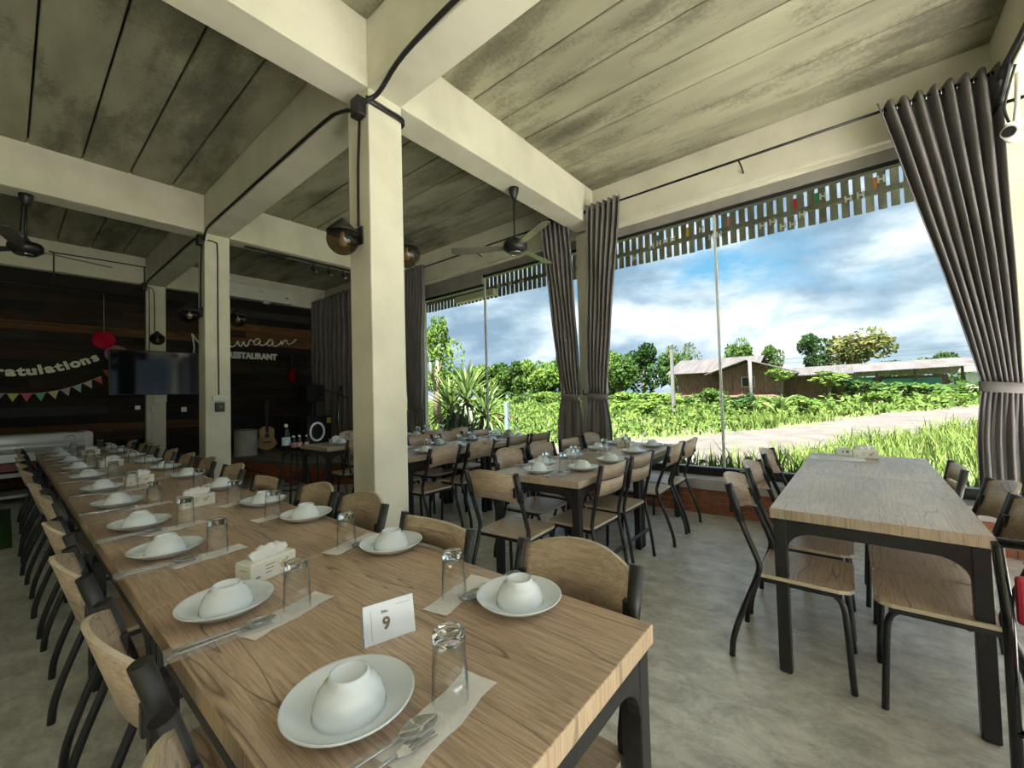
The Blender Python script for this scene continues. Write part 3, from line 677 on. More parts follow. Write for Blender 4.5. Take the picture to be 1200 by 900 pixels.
# wooden stilt house
tin = material('grey_tin_roof', (0.053, 0.046, 0.041), (0.031, 0.026, 0.024), scale=1.5, stretch=(0.3, 3, 1), rough=0.7, detail=8)
tinw = material('pale_tin_roof', (0.076, 0.073, 0.069), (0.048, 0.037, 0.031), scale=0.9, stretch=(0.5, 1.6, 1), rough=0.6, detail=8)
hw_ = material('old_wall_board', (0.24, 0.135, 0.09), (0.09, 0.05, 0.036), scale=3, stretch=(8, 8, 1), rough=0.9, jitter=0.1)
dk = material('dark_opening', (0.02, 0.018, 0.015), rough=0.9)
def cladding(x, y0, y1, z0, z1, alongx=False):
    def f(b):
        rr = random.Random(int(y0 * 10)); y = y0
        while y < y1:
            w_ = rr.uniform(0.14, 0.2); o_ = rr.uniform(-0.015, 0.015); zz0 = z0 - rr.uniform(0, 0.12)
            if alongx: bx(b, y, min(y + w_ - 0.012, y1), x + o_ - 0.015, x + o_ + 0.015, zz0, z1)
            else: bx(b, x + o_ - 0.015, x + o_ + 0.015, y, min(y + w_ - 0.012, y1), zz0, z1)
            y += w_
    return f
def corrugated(p00, p10, p01, p11, n=60, amp=0.03):
    """ribs run from p00->p01 ; n ribs across p00->p10"""
    def f(b):
        a = [Vector(p) for p in (p00, p10, p01, p11)]; prev = None
        for i in range(n * 2 + 1):
            t_ = i / (n * 2); dz = amp if i % 2 else 0
            u_, v_ = a[0].lerp(a[1], t_), a[2].lerp(a[3], t_)
            r_ = [b.verts.new(u_ + Vector((0, 0, dz))), b.verts.new(v_ + Vector((0, 0, dz))), b.verts.new(v_ + Vector((0, 0, dz - 0.03))), b.verts.new(u_ + Vector((0, 0, dz - 0.03)))]
            if prev:
                for k_ in range(4): b.faces.new((prev[k_], prev[(k_ + 1) % 4], r_[(k_ + 1) % 4], r_[k_]))
            prev = r_
    return f
H_ = empty('stilt_house', (28.5, 6.5, 0.25), 0, 'weathered wooden house on stilts with grey tin roofs across the meadow', 'house')
def hp(nm, fn, m, lab=None, kind=None):
    o = part(nm, fn, m, H_, (-28.5, -6.5, -0.25))
    if lab: o['label'] = lab
    if kind: o['kind'] = kind
    return o
hp('cladding', lambda b: (cladding(28.5, 4.6, 8.9, 1.05, 2.55)(b), cladding(4.6, 28.5, 33, 1.05, 2.6, True)(b)), hw_, kind='stuff')
hp('cladding', lambda b: (cladding(27.2, 3.1, 6.0, 1.0, 2.35)(b), cladding(3.1, 27.2, 30, 1.0, 2.4, True)(b)), hw_, kind='stuff')
hp('cladding', lambda b: cladding(30.0, 0.2, 3.2, 0.55, 2.0)(b), hw_, kind='stuff')
hp('core', lambda b: (bx(b, 28.6, 33, 4.7, 8.8, 1.05, 2.6), bx(b, 27.3, 29, 3.2, 5.9, 1.0, 2.4), bx(b, 30.1, 33, 0.2, 3.2, 0.4, 2.0)), dk)
hp('floor_deck', lambda b: (bx(b, 28.3, 33, 4.4, 9.1, 0.95, 1.05), bx(b, 27.0, 29, 2.9, 6.1, 0.9, 1.0)), hw_)
for yy in (4.7, 6.0, 7.4, 8.7): hp('stilt', lambda b: rbox(b, 28.5, 28.7, yy, yy + 0.2, 0, 1.0, 0.01), conc)
for yy in (3.2, 5.6): hp('stilt', lambda b: rbox(b, 27.2, 27.4, yy, yy + 0.2, 0, 0.95, 0.01), conc)
hp('roof', corrugated((27.9, 9.5, 2.45), (27.9, 4.2, 2.45), (31, 9.5, 3.5), (31, 4.2, 3.5), 45), tin)
hp('roof', corrugated((34, 9.5, 2.45), (34, 4.2, 2.45), (31, 9.5, 3.5), (31, 4.2, 3.5), 45), tin)
hp('roof', corrugated((26.4, 6.7, 2.25), (30, 6.7, 2.25), (26.4, 4.5, 3.0), (30, 4.5, 3.0), 30), tin)
hp('roof', corrugated((26.4, 2.3, 2.25), (30, 2.3, 2.25), (26.4, 4.5, 3.0), (30, 4.5, 3.0), 30), tin)
hp('gable', lambda b: prism(b, [(2.9, 2.35), (6.1, 2.35), (4.5, 2.92)], 27.2, 27.24, lambda p: Vector((p.z, p.x, p.y))), hw_)
hp('roof', corrugated((29.2, 3.3, 2.05), (29.2, -0.2, 2.05), (32, 3.3, 2.6), (32, -0.2, 2.6), 30), tin)
w_ = hp('window', lambda b: rbox(b, 27.14, 27.2, 4.2, 4.9, 1.45, 2.05, 0.01), material('pale_window_frame', (0.45, 0.42, 0.38)))
part('pane', lambda b: bx(b, 27.12, 27.14, 4.26, 4.84, 1.5, 2.0), dk, w_)
# long shed
S_ = empty('long_shed', (35, -1.3, 0.3), 0, 'long low shed with pale tin roof and green sheet walls', 'shed')
def sp(nm, fn, m): return part(nm, fn, m, S_, (-35, 1.3, -0.3))
grn = material('green_sheet', (0.038, 0.270, 0.180), (0.026, 0.195, 0.135), scale=2, rough=0.6)
sp('wall', lambda b: rbox(b, 35.5, 35.6, -1.2, 2.6, 0.85, 1.9, 0.01), grn); sp('wall', lambda b: rbox(b, 35.5, 35.6, -4.3, -1.6, 0.75, 1.75, 0.01), grn)
sp('base_wall', lambda b: rbox(b, 35.45, 35.65, -5.2, 4.6, 0.2, 0.8, 0.01), conc)
sp('back_wall', lambda b: rbox(b, 42, 42.1, -5.4, 4.6, 0.2, 2.0, 0.01), hw_)
for yy in (-5.2, -3.2, -1.4, 0.6, 2.7, 4.5): sp('post', lambda b: rbox(b, 35.42, 35.54, yy, yy + 0.12, 0.2, 2.35, 0.01), conc)
sp('roof', corrugated((34.6, 5.0, 2.15), (34.6, -5.9, 2.35), (38.5, 5.0, 2.85), (38.5, -5.9, 3.0), 90), tinw)
sp('roof', corrugated((43, 5.0, 2.1), (43, -5.9, 2.1), (38.5, 5.0, 2.85), (38.5, -5.9, 3.0), 90), tinw)
sp('cladding', lambda b: cladding(35.52, 2.7, 4.6, 0.7, 1.9)(b), hw_)['kind'] = 'stuff'
e_ = empty('far_shed', (48, -9.5, 0.3), 0, 'second pale roofed shed at the far right behind the curtain edge', 'shed')
part('roof', lambda b: corrugated((-2, 3, 1.9), (-2, -6, 1.9), (2, 3, 2.6), (2, -6, 2.6), 60)(b), tinw, e_); part('wall', lambda b: rbox(b, -1.6, -1.5, -5.5, 2.6, 0, 1.8, 0.01), material('whitewash', (0.6, 0.6, 0.58)), e_)
# ================================================================ curtains
def curtain(label, group, top, tie, bot, zt, ztie, zb, folds, x=4.58, tieback=True, seed=1):
    """top/tie/bot = (y_left, y_right) spans."""
    def span(z):
        if z > ztie:
            t_ = (z - ztie) / (zt - ztie); t_ = 1 - (1 - t_) ** 1.7 if False else t_ ** 1.08
            return [tie[i] + (top[i] - tie[i]) * t_ for i in (0, 1)]
        t_ = (ztie - z) / (ztie - zb); t_ = min(1, t_ * 2.2) ** 0.7
        return [tie[i] + (bot[i] - tie[i]) * t_ for i in (0, 1)]
    rr = random.Random(seed); ph = [rr.uniform(-0.5, 0.5) for _ in range(folds + 2)]
    def f(b):
        nz, nu = 44, folds * 12; prev = None
        for j in range(nz + 1):
            z = zt + (zb - zt) * j / nz
            a, c = span(z); wdt = abs(c - a)
            amp = 0.028 + 0.035 * min(1, wdt / 0.7) + (0 if tieback else 0.03)
            if z <= ztie and tieback: amp *= 0.75
            amp *= 0.45 + 0.55 * min(1, abs(z - ztie) / 0.35) if tieback else 1
            row_ = []
            for i in range(nu + 1):
                u_ = i / nu; fo = u_ * folds; kf = min(int(fo), folds - 1)
                s_ = math.cos(2 * PI * fo + ph[kf] * 0.9 * math.sin(PI * (fo - kf)) ** 2)
                lo_ = min(1, max(0, (ztie - z) / 0.25)) if tieback else 0
                s_ = s_ * (1 - 0.65 * lo_) + lo_ * 0.75 * math.cos(PI * fo * 0.9 + ph[0] * 3)
                s_ *= 1 + 0.35 * ph[kf]
                y = a + (c - a) * u_
                row_.append(b.verts.new((x - amp * (math.copysign(abs(s_) ** 0.75, s_)) + 0.008 * math.sin(z * 5 + kf), y, z)))
            if prev:
                for i in range(nu): b.faces.new((prev[i], prev[i + 1], row_[i + 1], row_[i])).smooth = True
            prev = row_
    cy = (top[0] + top[1]) / 2
    e_ = empty('curtain', (x, cy, zb), 0, label, 'curtain', group)
    o = put('cloth', mesh('cloth', f, M['curtain']), e_, (-x, -cy, -zb))
    md = o.modifiers.new('thick', 'SOLIDIFY'); md.thickness = 0.004
    if tieback:
        ym = (tie[0] + tie[1]) / 2; hw = abs(tie[1] - tie[0]) / 2 + 0.014
        def tb(b):
            pr = None
            for k_ in range(25):
                a = 2 * PI * k_ / 24
                q_ = [b.verts.new((x + 0.062 * math.cos(a) * 1.05, ym + hw * math.sin(a), ztie + dz + 0.012 * math.sin(a))) for dz in (-0.038, 0.038)]
                if pr: b.faces.new((pr[0], q_[0], q_[1], pr[1])).smooth = True
                pr = q_
        o = put('tieback', mesh('tieback', tb, M['curtain']), e_, (-x, -cy, -zb)); md = o.modifiers.new('thick', 'SOLIDIFY'); md.thickness = 0.005
    def rings(b):
        for k_ in range(folds):
            y = top[0] + (top[1] - top[0]) * (k_ + 0.5) / folds
            tube(b, [(x, y, zt - 0.055 + 0.026 * 0) for y in (y - 0.004, y + 0.004)], 0.026, 10)
    put('eyelets', mesh('eyelets', rings, M['steel']), e_, (-x, -cy, -zb))
    return e_
curtain('large grey-brown tied curtain at the right edge of the right window', None, (-0.26, -0.93), (-0.755, -0.955), (-0.71, -0.94), 3.62, 1.27, 0.40, 8, seed=2)
curtain('tied grey-brown curtain on the right of the middle wall column', None, (2.44, 2.00), (2.52, 2.27), (2.58, 2.22), 3.64, 1.27, 0.42, 6, seed=3)
curtain('tied grey-brown curtain on the left of the middle wall column', None, (3.15, 2.72), (2.90, 2.62), (2.96, 2.62), 3.64, 1.27, 0.42, 6, seed=4)
curtain('tied curtain right behind the free-standing concrete column', None, (6.20, 5.62), (6.14, 5.76), (6.18, 5.70), 3.62, 1.15, 0.42, 7, seed=5)
curtain('untied dark curtain hanging closed in the far corner by the stage', None, (9.62, 7.0), (9.62, 7.05), (9.62, 7.05), 3.62, 1.9, 0.36, 13, tieback=False, seed=6)
for i, (y0, y1, lb) in enumerate(((-0.93, 2.46, 'black curtain rod above the right window'), (2.72, 6.22, 'black curtain rod above the left window'), (6.5, 9.6, 'black curtain rod over the far corner curtain'))):
    e_ = empty('curtain_rod', (4.58, y0, 3.58), 0, lb, 'rod')
    part('rod', lambda b: tube(b, [(0, 0, 0), (0, y1 - y0, 0)], 0.0125), M['black'], e_)
    for yy in (0.06, (y1 - y0) / 2, y1 - y0 - 0.06):
        part('bracket', lambda b: tube(b, [(0, yy, -0.012), (0.11, yy, -0.012), (0.23, yy, -0.04)], 0.008, 6), M['black'], e_)
    for yy in (-0.015, y1 - y0 + 0.015): part('finial', lambda b: tube(b, [(0, yy - 0.02, 0), (0, yy + 0.02, 0)], 0.02, 10), M['black'], e_)
def tie_hook(y, lb):
    tag(part('curtain_hook', lambda b: tube(b, smooth_path([(4.82, y, 1.30), (4.72, y, 1.30), (4.70, y, 1.36)]), 0.009, 6), M['black']), lb, 'hook')
tie_hook(2.66, 'black curtain tie hook on the middle wall column')

# ================================================================ lamps, fans, cables
globe_m = mesh('globe', lambda b: lathe(b, [(0.105 * math.sin(PI * k / 14), -0.105 * math.cos(PI * k / 14)) for k in range(14)], 28), M['smoke'])
cone_m = mesh('cone_cap', lambda b: lathe(b, [(0, 0.150), (0.012, 0.146), (0.104, 0.052), (0.104, 0.042), (0.04, 0.045), (0.0, 0.05)], 28), M['black'])
arm_m = mesh('wall_bracket', lambda b: (rbox(b, -0.005, 0.012, -0.05, 0.05, -0.01, 0.115, 0.003), prism(b, [(0.0, 0.0), (0.0, 0.08), (0.10, 0.075), (0.10, 0.055)], -0.012, 0.012, lambda p: Vector((p.x, p.z, p.y)))), M['black'])
bulb_m = mesh('bulb', lambda b: lathe(b, [(0.0, -0.05), (0.02, -0.045), (0.03, -0.02), (0.026, 0.0), (0.014, 0.02), (0.014, 0.05), (0, 0.05)], 14), material('clear_bulb', (0.8, 0.75, 0.6), rough=0.2))
lp = empty('globe_wall_lamp', (0, 0, 0), 0, 'x', 'lamp')
g_ = put('globe', globe_m, lp, (0.125, 0, 0)); put('cone_cap', cone_m, lp, (0.125, 0, 0)); put('wall_bracket', arm_m, lp, (0, 0, 0)); put('bulb', bulb_m, g_)
LP = Proto(lp)
for x, y, z, rz, lb in [(1.57, 2.63, 2.40, PI, 'smoked glass globe lamp with black cone cap on the left side of the near column'), (1.843, 2.63, 2.43, 0, 'smoked globe lamp on the right side of the near column'),
                        (1.57, 6.33, 2.42, PI, 'smoked globe lamp on the left side of the second column'), (1.843, 6.33, 2.44, 0, 'smoked globe lamp on the right side of the second column'),
                        (1.70, 9.60, 2.48, -PI / 2, 'smoked globe lamp on the far column above the screen')]:
    LP.at((x, y, z), rz, lb)
def fan(x, y, zc, zb_, ang, label, blade_mat):
    e_ = empty('ceiling_fan', (x, y, zc), 0, label, 'ceiling fan')
    part('canopy', lambda b: lathe(b, [(0, 0), (0.055, 0), (0.052, -0.03), (0.03, -0.10), (0.014, -0.115), (0, -0.115)], 20), M['black'], e_)
    d = zb_ - zc
    part('downrod', lambda b: tube(b, [(0, 0, -0.1), (0, 0, d + 0.07)], 0.013, 10), M['black'], e_)
    part('motor', lambda b: lathe(b, [(0, 0.11), (0.02, 0.10), (0.04, 0.06), (0.11, 0.045), (0.125, 0.02), (0.125, -0.03), (0.09, -0.055), (0.085, -0.065), (0.06, -0.072), (0.0, -0.075)], 28), M['black'], e_, (0, 0, d))
    part('hub_ring', lambda b: tube(b, [(0.07 * math.cos(a), 0.07 * math.sin(a), -0.072) for a in [2 * PI * k_ / 24 for k_ in range(24)]], 0.005, 6, closed=True), M['steel'], e_, (0, 0, d))
    bm_ = mesh('blade', lambda b: prism(b, [(0.12, -0.035), (0.30, -0.060), (0.62, -0.066), (0.665, -0.05), (0.675, 0.0), (0.665, 0.045), (0.62, 0.058), (0.30, 0.055), (0.12, 0.03)], -0.004, 0.004), blade_mat)
    for k_ in range(3):
        put('blade', bm_, e_, (0, 0, d - 0.01), (0.22, 0, ang + k_ * 2 * PI / 3))
    return e_
bm1 = material('dark_green_grey_blade', (0.10, 0.10, 0.085), (0.07, 0.07, 0.06), rough=0.4)
fan(3.33, 2.625, 3.46, 2.85, 0.05, 'black ceiling fan hanging beside the tied curtains', material('olive_fan_blade', (0.22, 0.21, 0.16), (0.16, 0.155, 0.12), rough=0.35))
fan(0.12, 6.335, 3.46, 2.92, 0.30, 'black ceiling fan at the left edge over the long table', bm1)
cb_ = []
def cable(label, pts, r=0.009, cat='cable', smooth=True):
    return tag(part('conduit', lambda b: tube(b, smooth_path(pts, 5) if smooth else pts, r, 7), M['rubber']), label, cat)
cable('black cable from the top edge of the picture to the near column junction box', [(1.50, 0.6, 3.44), (1.51, 1.4, 3.435), (1.55, 2.05, 3.44), (1.60, 2.40, 3.40), (1.56, 2.48, 3.36), (1.545, 2.52, 3.34)], 0.016)
cable('black cable loop around the right edge of the near column', [(1.55, 2.485, 3.38), (1.70, 2.475, 3.37), (1.85, 2.478, 3.36), (1.86, 2.60, 3.35)], 0.010)
cable('second black loop below it on the near column', [(1.55, 2.485, 3.35), (1.70, 2.475, 3.345), (1.852, 2.478, 3.335), (1.86, 2.60, 3.33)], 0.009)
cable('black conduit along the long beam between the near and second columns', [(1.555, 2.62, 3.35), (1.555, 2.85, 3.44), (1.553, 3.1, 3.47), (1.553, 4.0, 3.475), (1.553, 5.0, 3.475), (1.553, 5.95, 3.47), (1.555, 6.12, 3.40), (1.56, 6.19, 3.36)], 0.013)
cable('black conduit along the long beam behind the second column', [(1.555, 6.3, 3.37), (1.553, 6.6, 3.47), (1.553, 8.0, 3.475), (1.553, 9.3, 3.47), (1.555, 9.55, 3.38)], 0.013)
cable('black conduit dropping to the left globe lamp of the near column', [(1.56, 2.58, 3.36), (1.558, 2.60, 3.1), (1.558, 2.615, 2.9), (1.558, 2.62, 2.52)], 0.009)
cable('black conduit dropping to the left globe lamp of the second column', [(1.56, 6.28, 3.36), (1.558, 6.31, 3.0), (1.558, 6.33, 2.54)], 0.009)
cable('black conduit curving down the front of the second column to the socket', [(1.60, 6.19, 3.37), (1.68, 6.188, 3.36), (1.705, 6.188, 3.26), (1.705, 6.188, 2.4), (1.71, 6.188, 1.42)], 0.008)
cable('black conduit looping over the far beam at the upper left', [(0.47, 9.585, 3.30), (0.47, 9.585, 3.72), (0.50, 9.585, 3.75), (1.50, 9.585, 3.76), (1.54, 9.585, 3.73), (1.545, 9.585, 3.42)], 0.010)
cable('black conduit dropping to the far column lamp', [(1.58, 9.588, 3.42), (1.66, 9.588, 3.38), (1.68, 9.588, 3.2), (1.685, 9.588, 2.6)], 0.007)
cable('black conduit down the left edge of the far column', [(1.60, 9.59, 3.42), (1.61, 9.588, 3.2), (1.61, 9.588, 1.5)], 0.007)
for x, y, z, lb in ((1.545, 2.56, 3.32, 'black junction box at the top of the near column'), (1.545, 6.24, 3.36, 'black junction box at the top of the second column'), (1.55, 9.57, 3.40, 'small black junction box at the top of the far column')):
    tag(part('junction_box', lambda b: (rbox(b, x - 0.045, x + 0.025, y - 0.05, y + 0.05, z - 0.06, z + 0.07, 0.01), tube(b, [(x - 0.01, y - 0.07, z + 0.03), (x - 0.01, y + 0.07, z + 0.03)], 0.018)), M['black']), lb, 'junction box')
# track light under the second beam
tk = empty('track_light', (2.0, 6.30, 3.45), 0, 'black track with three small spotlights under the beam behind the near column', 'track light')
part('track', lambda b: rbox(b, 0.05, 2.0, -0.018, 0.018, -0.022, 0.0, 0.003), M['black'], tk)
part('adapter_box', lambda b: rbox(b, 0.35, 0.58, -0.03, 0.03, -0.06, -0.018, 0.005), M['black'], tk)
for x in (0.98, 1.22, 1.46, 1.7):
    s_ = part('spotlight', lambda b: tube(b, [(x - 0.02, 0, -0.10), (x + 0.015, -0.045, -0.165)], 0.026, 12), M['black'], tk)
    part('spot_stem', lambda b: tube(b, [(x, 0, -0.02), (x, 0, -0.11)], 0.007, 6), M['black'], s_)
    part('spot_lens', lambda b: tube(b, [(x + 0.015, -0.045, -0.165), (x + 0.0155, -0.0458, -0.1665)], 0.021, 12), M['white'], s_)
# wall air conditioner
ac = empty('air_conditioner', (3.35, 9.6, 3.42), 0, 'cream wall air conditioner on the far beam above the lettered sign', 'air conditioner')
acw = material('cream_ac_plastic', (0.74, 0.74, 0.66), (0.70, 0.70, 0.62), rough=0.3)
part('body', lambda b: rbox(b, -0.62, 0.64, -0.22, 0, 0.02, 0.31, 0.03, 4), acw, ac)
part('louver', lambda b: rbox(b, -0.58, 0.56, -0.225, -0.10, 0.012, 0.04, 0.008), M['white'], ac)
part('energy_sticker', lambda b: lathe(b, [(0, 0), (0.03, 0), (0.03, 0.002), (0, 0.002)], 16), material('yellow_sticker', (0.5, 0.36, 0.03)), ac, (0.50, -0.221, 0.13), (PI / 2, 0, 0))
part('logo_mark', lambda b: bx(b, -0.03, 0.05, -0.2225, -0.2205, 0.19, 0.20), material('grey_print', (0.25, 0.25, 0.25)), ac)
tag(part('smoke_sensor', lambda b: rbox(b, 3.40, 3.55, 9.42, 9.55, 3.395, 3.425, 0.006), M['white']), 'small white box under the air conditioner', 'box')
# sockets and boxes on the columns
def wallbox(x, y, z, w_, h, d, mat, lab, name='socket_box', detail=True):
    e_ = tag(part(name, lambda b: rbox(b, x - w_ / 2, x + w_ / 2, y - d, y, z - h / 2, z + h / 2, 0.006), mat), lab, 'socket')
    if detail: part('socket_face', lambda b: [rbox(b, x + k_ * w_ * 0.3 - 0.012, x + k_ * w_ * 0.3 + 0.012, y - d - 0.002, y - d, z - 0.012, z + 0.012, 0.002) for k_ in (-1, 0, 1)], M['plaster'], e_)
    return e_
wallbox(1.715, 6.2, 1.375, 0.15, 0.065, 0.035, M['white'], 'white triple socket on the front of the second column')
b_ = wallbox(1.717, 6.2, 1.265, 0.095, 0.12, 0.05, M['black'], 'black breaker box under the white socket on the second column', 'breaker_box', False)
part('switch', lambda b: rbox(b, 1.70, 1.735, 6.14, 6.15, 1.25, 1.285, 0.003), material('grey_switch', (0.15, 0.15, 0.15)), b_)
wallbox(1.76, 9.6, 1.44, 0.17, 0.15, 0.05, M['white'], 'white socket box on the far column below the screen')
wallbox(1.66, 9.6, 1.24, 0.07, 0.11, 0.04, M['white'], 'small white switch on the far column', detail=False)
tag(part('conduit', lambda b: tube(b, [(1.66, 9.59, 1.19), (1.66, 9.59, 0.35)], 0.012), M['white']), 'white pipe running down the far column', 'conduit')
wallbox(1.47, 9.70, 1.28, 0.07, 0.07, 0.02, M['white'], 'white socket on the timber wall left of the far column', detail=False)
wallbox(2.12, 9.70, 1.22, 0.08, 0.09, 0.03, M['white'], 'white socket on the timber wall between the columns', detail=False)
# CCTV camera on the right column
cc = empty('security_camera', (4.42, -0.96, 3.03), 0, 'white bullet security camera at the top of the right column', 'camera')
part('housing', lambda b: tube(b, [(-0.09, 0.05, -0.015), (0.08, -0.01, 0.005)], 0.042, 16), M['white'], cc)
part('sunshade', lambda b: rbox(b, -0.10, 0.08, -0.03, 0.06, 0.04, 0.048, 0.004), M['white'], cc)
part('lens', lambda b: tube(b, [(-0.09, 0.05, -0.015), (-0.10, 0.0535, -0.0165)], 0.034, 16), M['black'], cc)
part('mount', lambda b: tube(b, [(0.03, 0.0, 0.03), (0.03, -0.02, 0.2), (0.03, -0.03, 0.435)], 0.014, 8), M['white'], cc)
cable('black cable bundle coming down beside the security camera', [(4.30, -0.93, 3.50), (4.50, -0.92, 3.34), (4.66, -0.91, 3.26), (4.72, -0.92, 3.0), (4.74, -0.925, 2.0), (4.75, -0.925, 0.4)], 0.016)
cable('thin black cable looping to the security camera', [(4.30, -0.95, 3.45), (4.36, -0.92, 3.30), (4.44, -0.92, 3.22), (4.46, -0.95, 3.09)], 0.008)
cable('black cables along the corner beam above the large curtain', [(2.6, -0.92, 3.47), (3.6, -0.925, 3.48), (4.4, -0.92, 3.50), (4.75, -0.90, 3.52), (4.79, -0.5, 3.66)], 0.02)
# ================================================================ tables
def arch_apron(L_, h=0.055, rad=0.10, drop=0.14, th=0.028):
    """flat bar with a rounded gusset at both ends; along x from 0 to L_, top at z=0"""
    pts = [(0, 0), (L_, 0), (L_, -drop)]
    pts += [(L_ - 0.012 - rad * (1 - math.cos(a)), -h - (drop - h) * (1 - math.sin(a))) for a in [PI / 2 * k_ / 6 for k_ in range(7)]]
    pts += [(0.012 + rad * (1 - math.cos(a)), -h - (drop - h) * (1 - math.sin(a))) for a in [PI / 2 * (6 - k_) / 6 for k_ in range(7)]]
    pts += [(0, -drop)]
    return lambda b: prism(b, pts, -th / 2, th / 2, lambda p: Vector((p.x, p.z, p.y)))
def table(x0, y0, lx, ly, rz, label, group, long_axis, wood, name='dining_table'):
    """corner (x0,y0), size lx, ly"""
    t_ = empty(name, (x0, y0, 0), rz, label, 'table', group)
    ax = long_axis
    def top(b):
        rbox(b, 0.001, lx - 0.001, 0.001, ly - 0.001, 0.705, 0.75, 0.003, 2)
        for f in b.faces:
            f.normal_update()
            if abs(f.normal.z) < 0.5: f.material_index = 1
    part('tabletop', top, [wood, M['grey_edge'] if wood is M['oakx'] else M['oak_edge']], t_)
    e_ = 0.012; s_ = 0.05
    for px_, py_ in ((e_, e_), (lx - e_ - s_, e_), (e_, ly - e_ - s_), (lx - e_ - s_, ly - e_ - s_)):
        part('leg', lambda b: (rbox(b, px_, px_ + s_, py_, py_ + s_, 0.006, 0.705, 0.003), rbox(b, px_ + 0.006, px_ + s_ - 0.006, py_ + 0.006, py_ + s_ - 0.006, 0.0, 0.007, 0.001, 1)), M['black'], t_)
    for yy in (e_ + 0.016, ly - e_ - 0.016):
        part('apron', arch_apron(lx - 2 * e_ - 2 * s_ + 0.02), M['black'], t_, (e_ + s_ - 0.01, yy, 0.705))
    for xx in (e_ + 0.016, lx - e_ - 0.016):
        part('apron', arch_apron(ly - 2 * e_ - 2 * s_ + 0.02), M['black'], t_, (xx, e_ + s_ - 0.01, 0.705), (0, 0, PI / 2))
    return t_
LY = [0.386, 1.50, 2.79, 4.17, 5.56, 6.88, 8.15]
for i, (a, b_) in enumerate(zip(LY, LY[1:])):
    table(0.242, a, 0.742, b_ - a, 0, '%s oak-topped black-framed table of the long row' % ORD[i] if i else 'oak-topped table nearest the camera, at the near end of the long row', 'tables of the long row', 1, M['oak'])
RZR = math.radians(-1.0)
table(2.245, -0.385, 1.06, 0.70, RZR, 'near table of the bare right-hand pair, sky-greyed oak top, nobody set', None, 0, M['oakx'])
table(2.245 + 1.06 * math.cos(RZR), -0.385 + 1.06 * math.sin(RZR), 1.06, 0.70, RZR, 'window-side table of the bare right-hand pair, with menu sheet and tissue box on it', None, 0, M['oakx'])
RZM = math.radians(1.6)
cm, sm2 = math.cos(RZM), math.sin(RZM)
def midp(u_, v_): return (2.285 + u_ * cm - v_ * sm2, 1.345 + u_ * sm2 + v_ * cm)
for i in range(2):
    p = midp(1.10 * i, 0); table(p[0], p[1], 1.10, 0.72, RZM, ['near', 'window-side'][i] + ' table of the set middle pair in front of the tied curtains', 'tables of the middle pair', 0, M['oakx'])
for i in range(2):
    table(2.385 + 1.10 * i, 3.22, 1.10, 0.72, 0.005, ['near', 'window-side'][i] + ' table of the pair just right behind the near column', 'tables behind the near column', 0, M['oakx'])
table(2.40, 4.80, 1.10, 0.70, 0, 'small table left of the near column, seen in front of the stage', None, 0, M['oakx'])
table(3.50, 4.80, 1.10, 0.70, 0, 'farthest table by the left window', None, 0, M['oakx'])

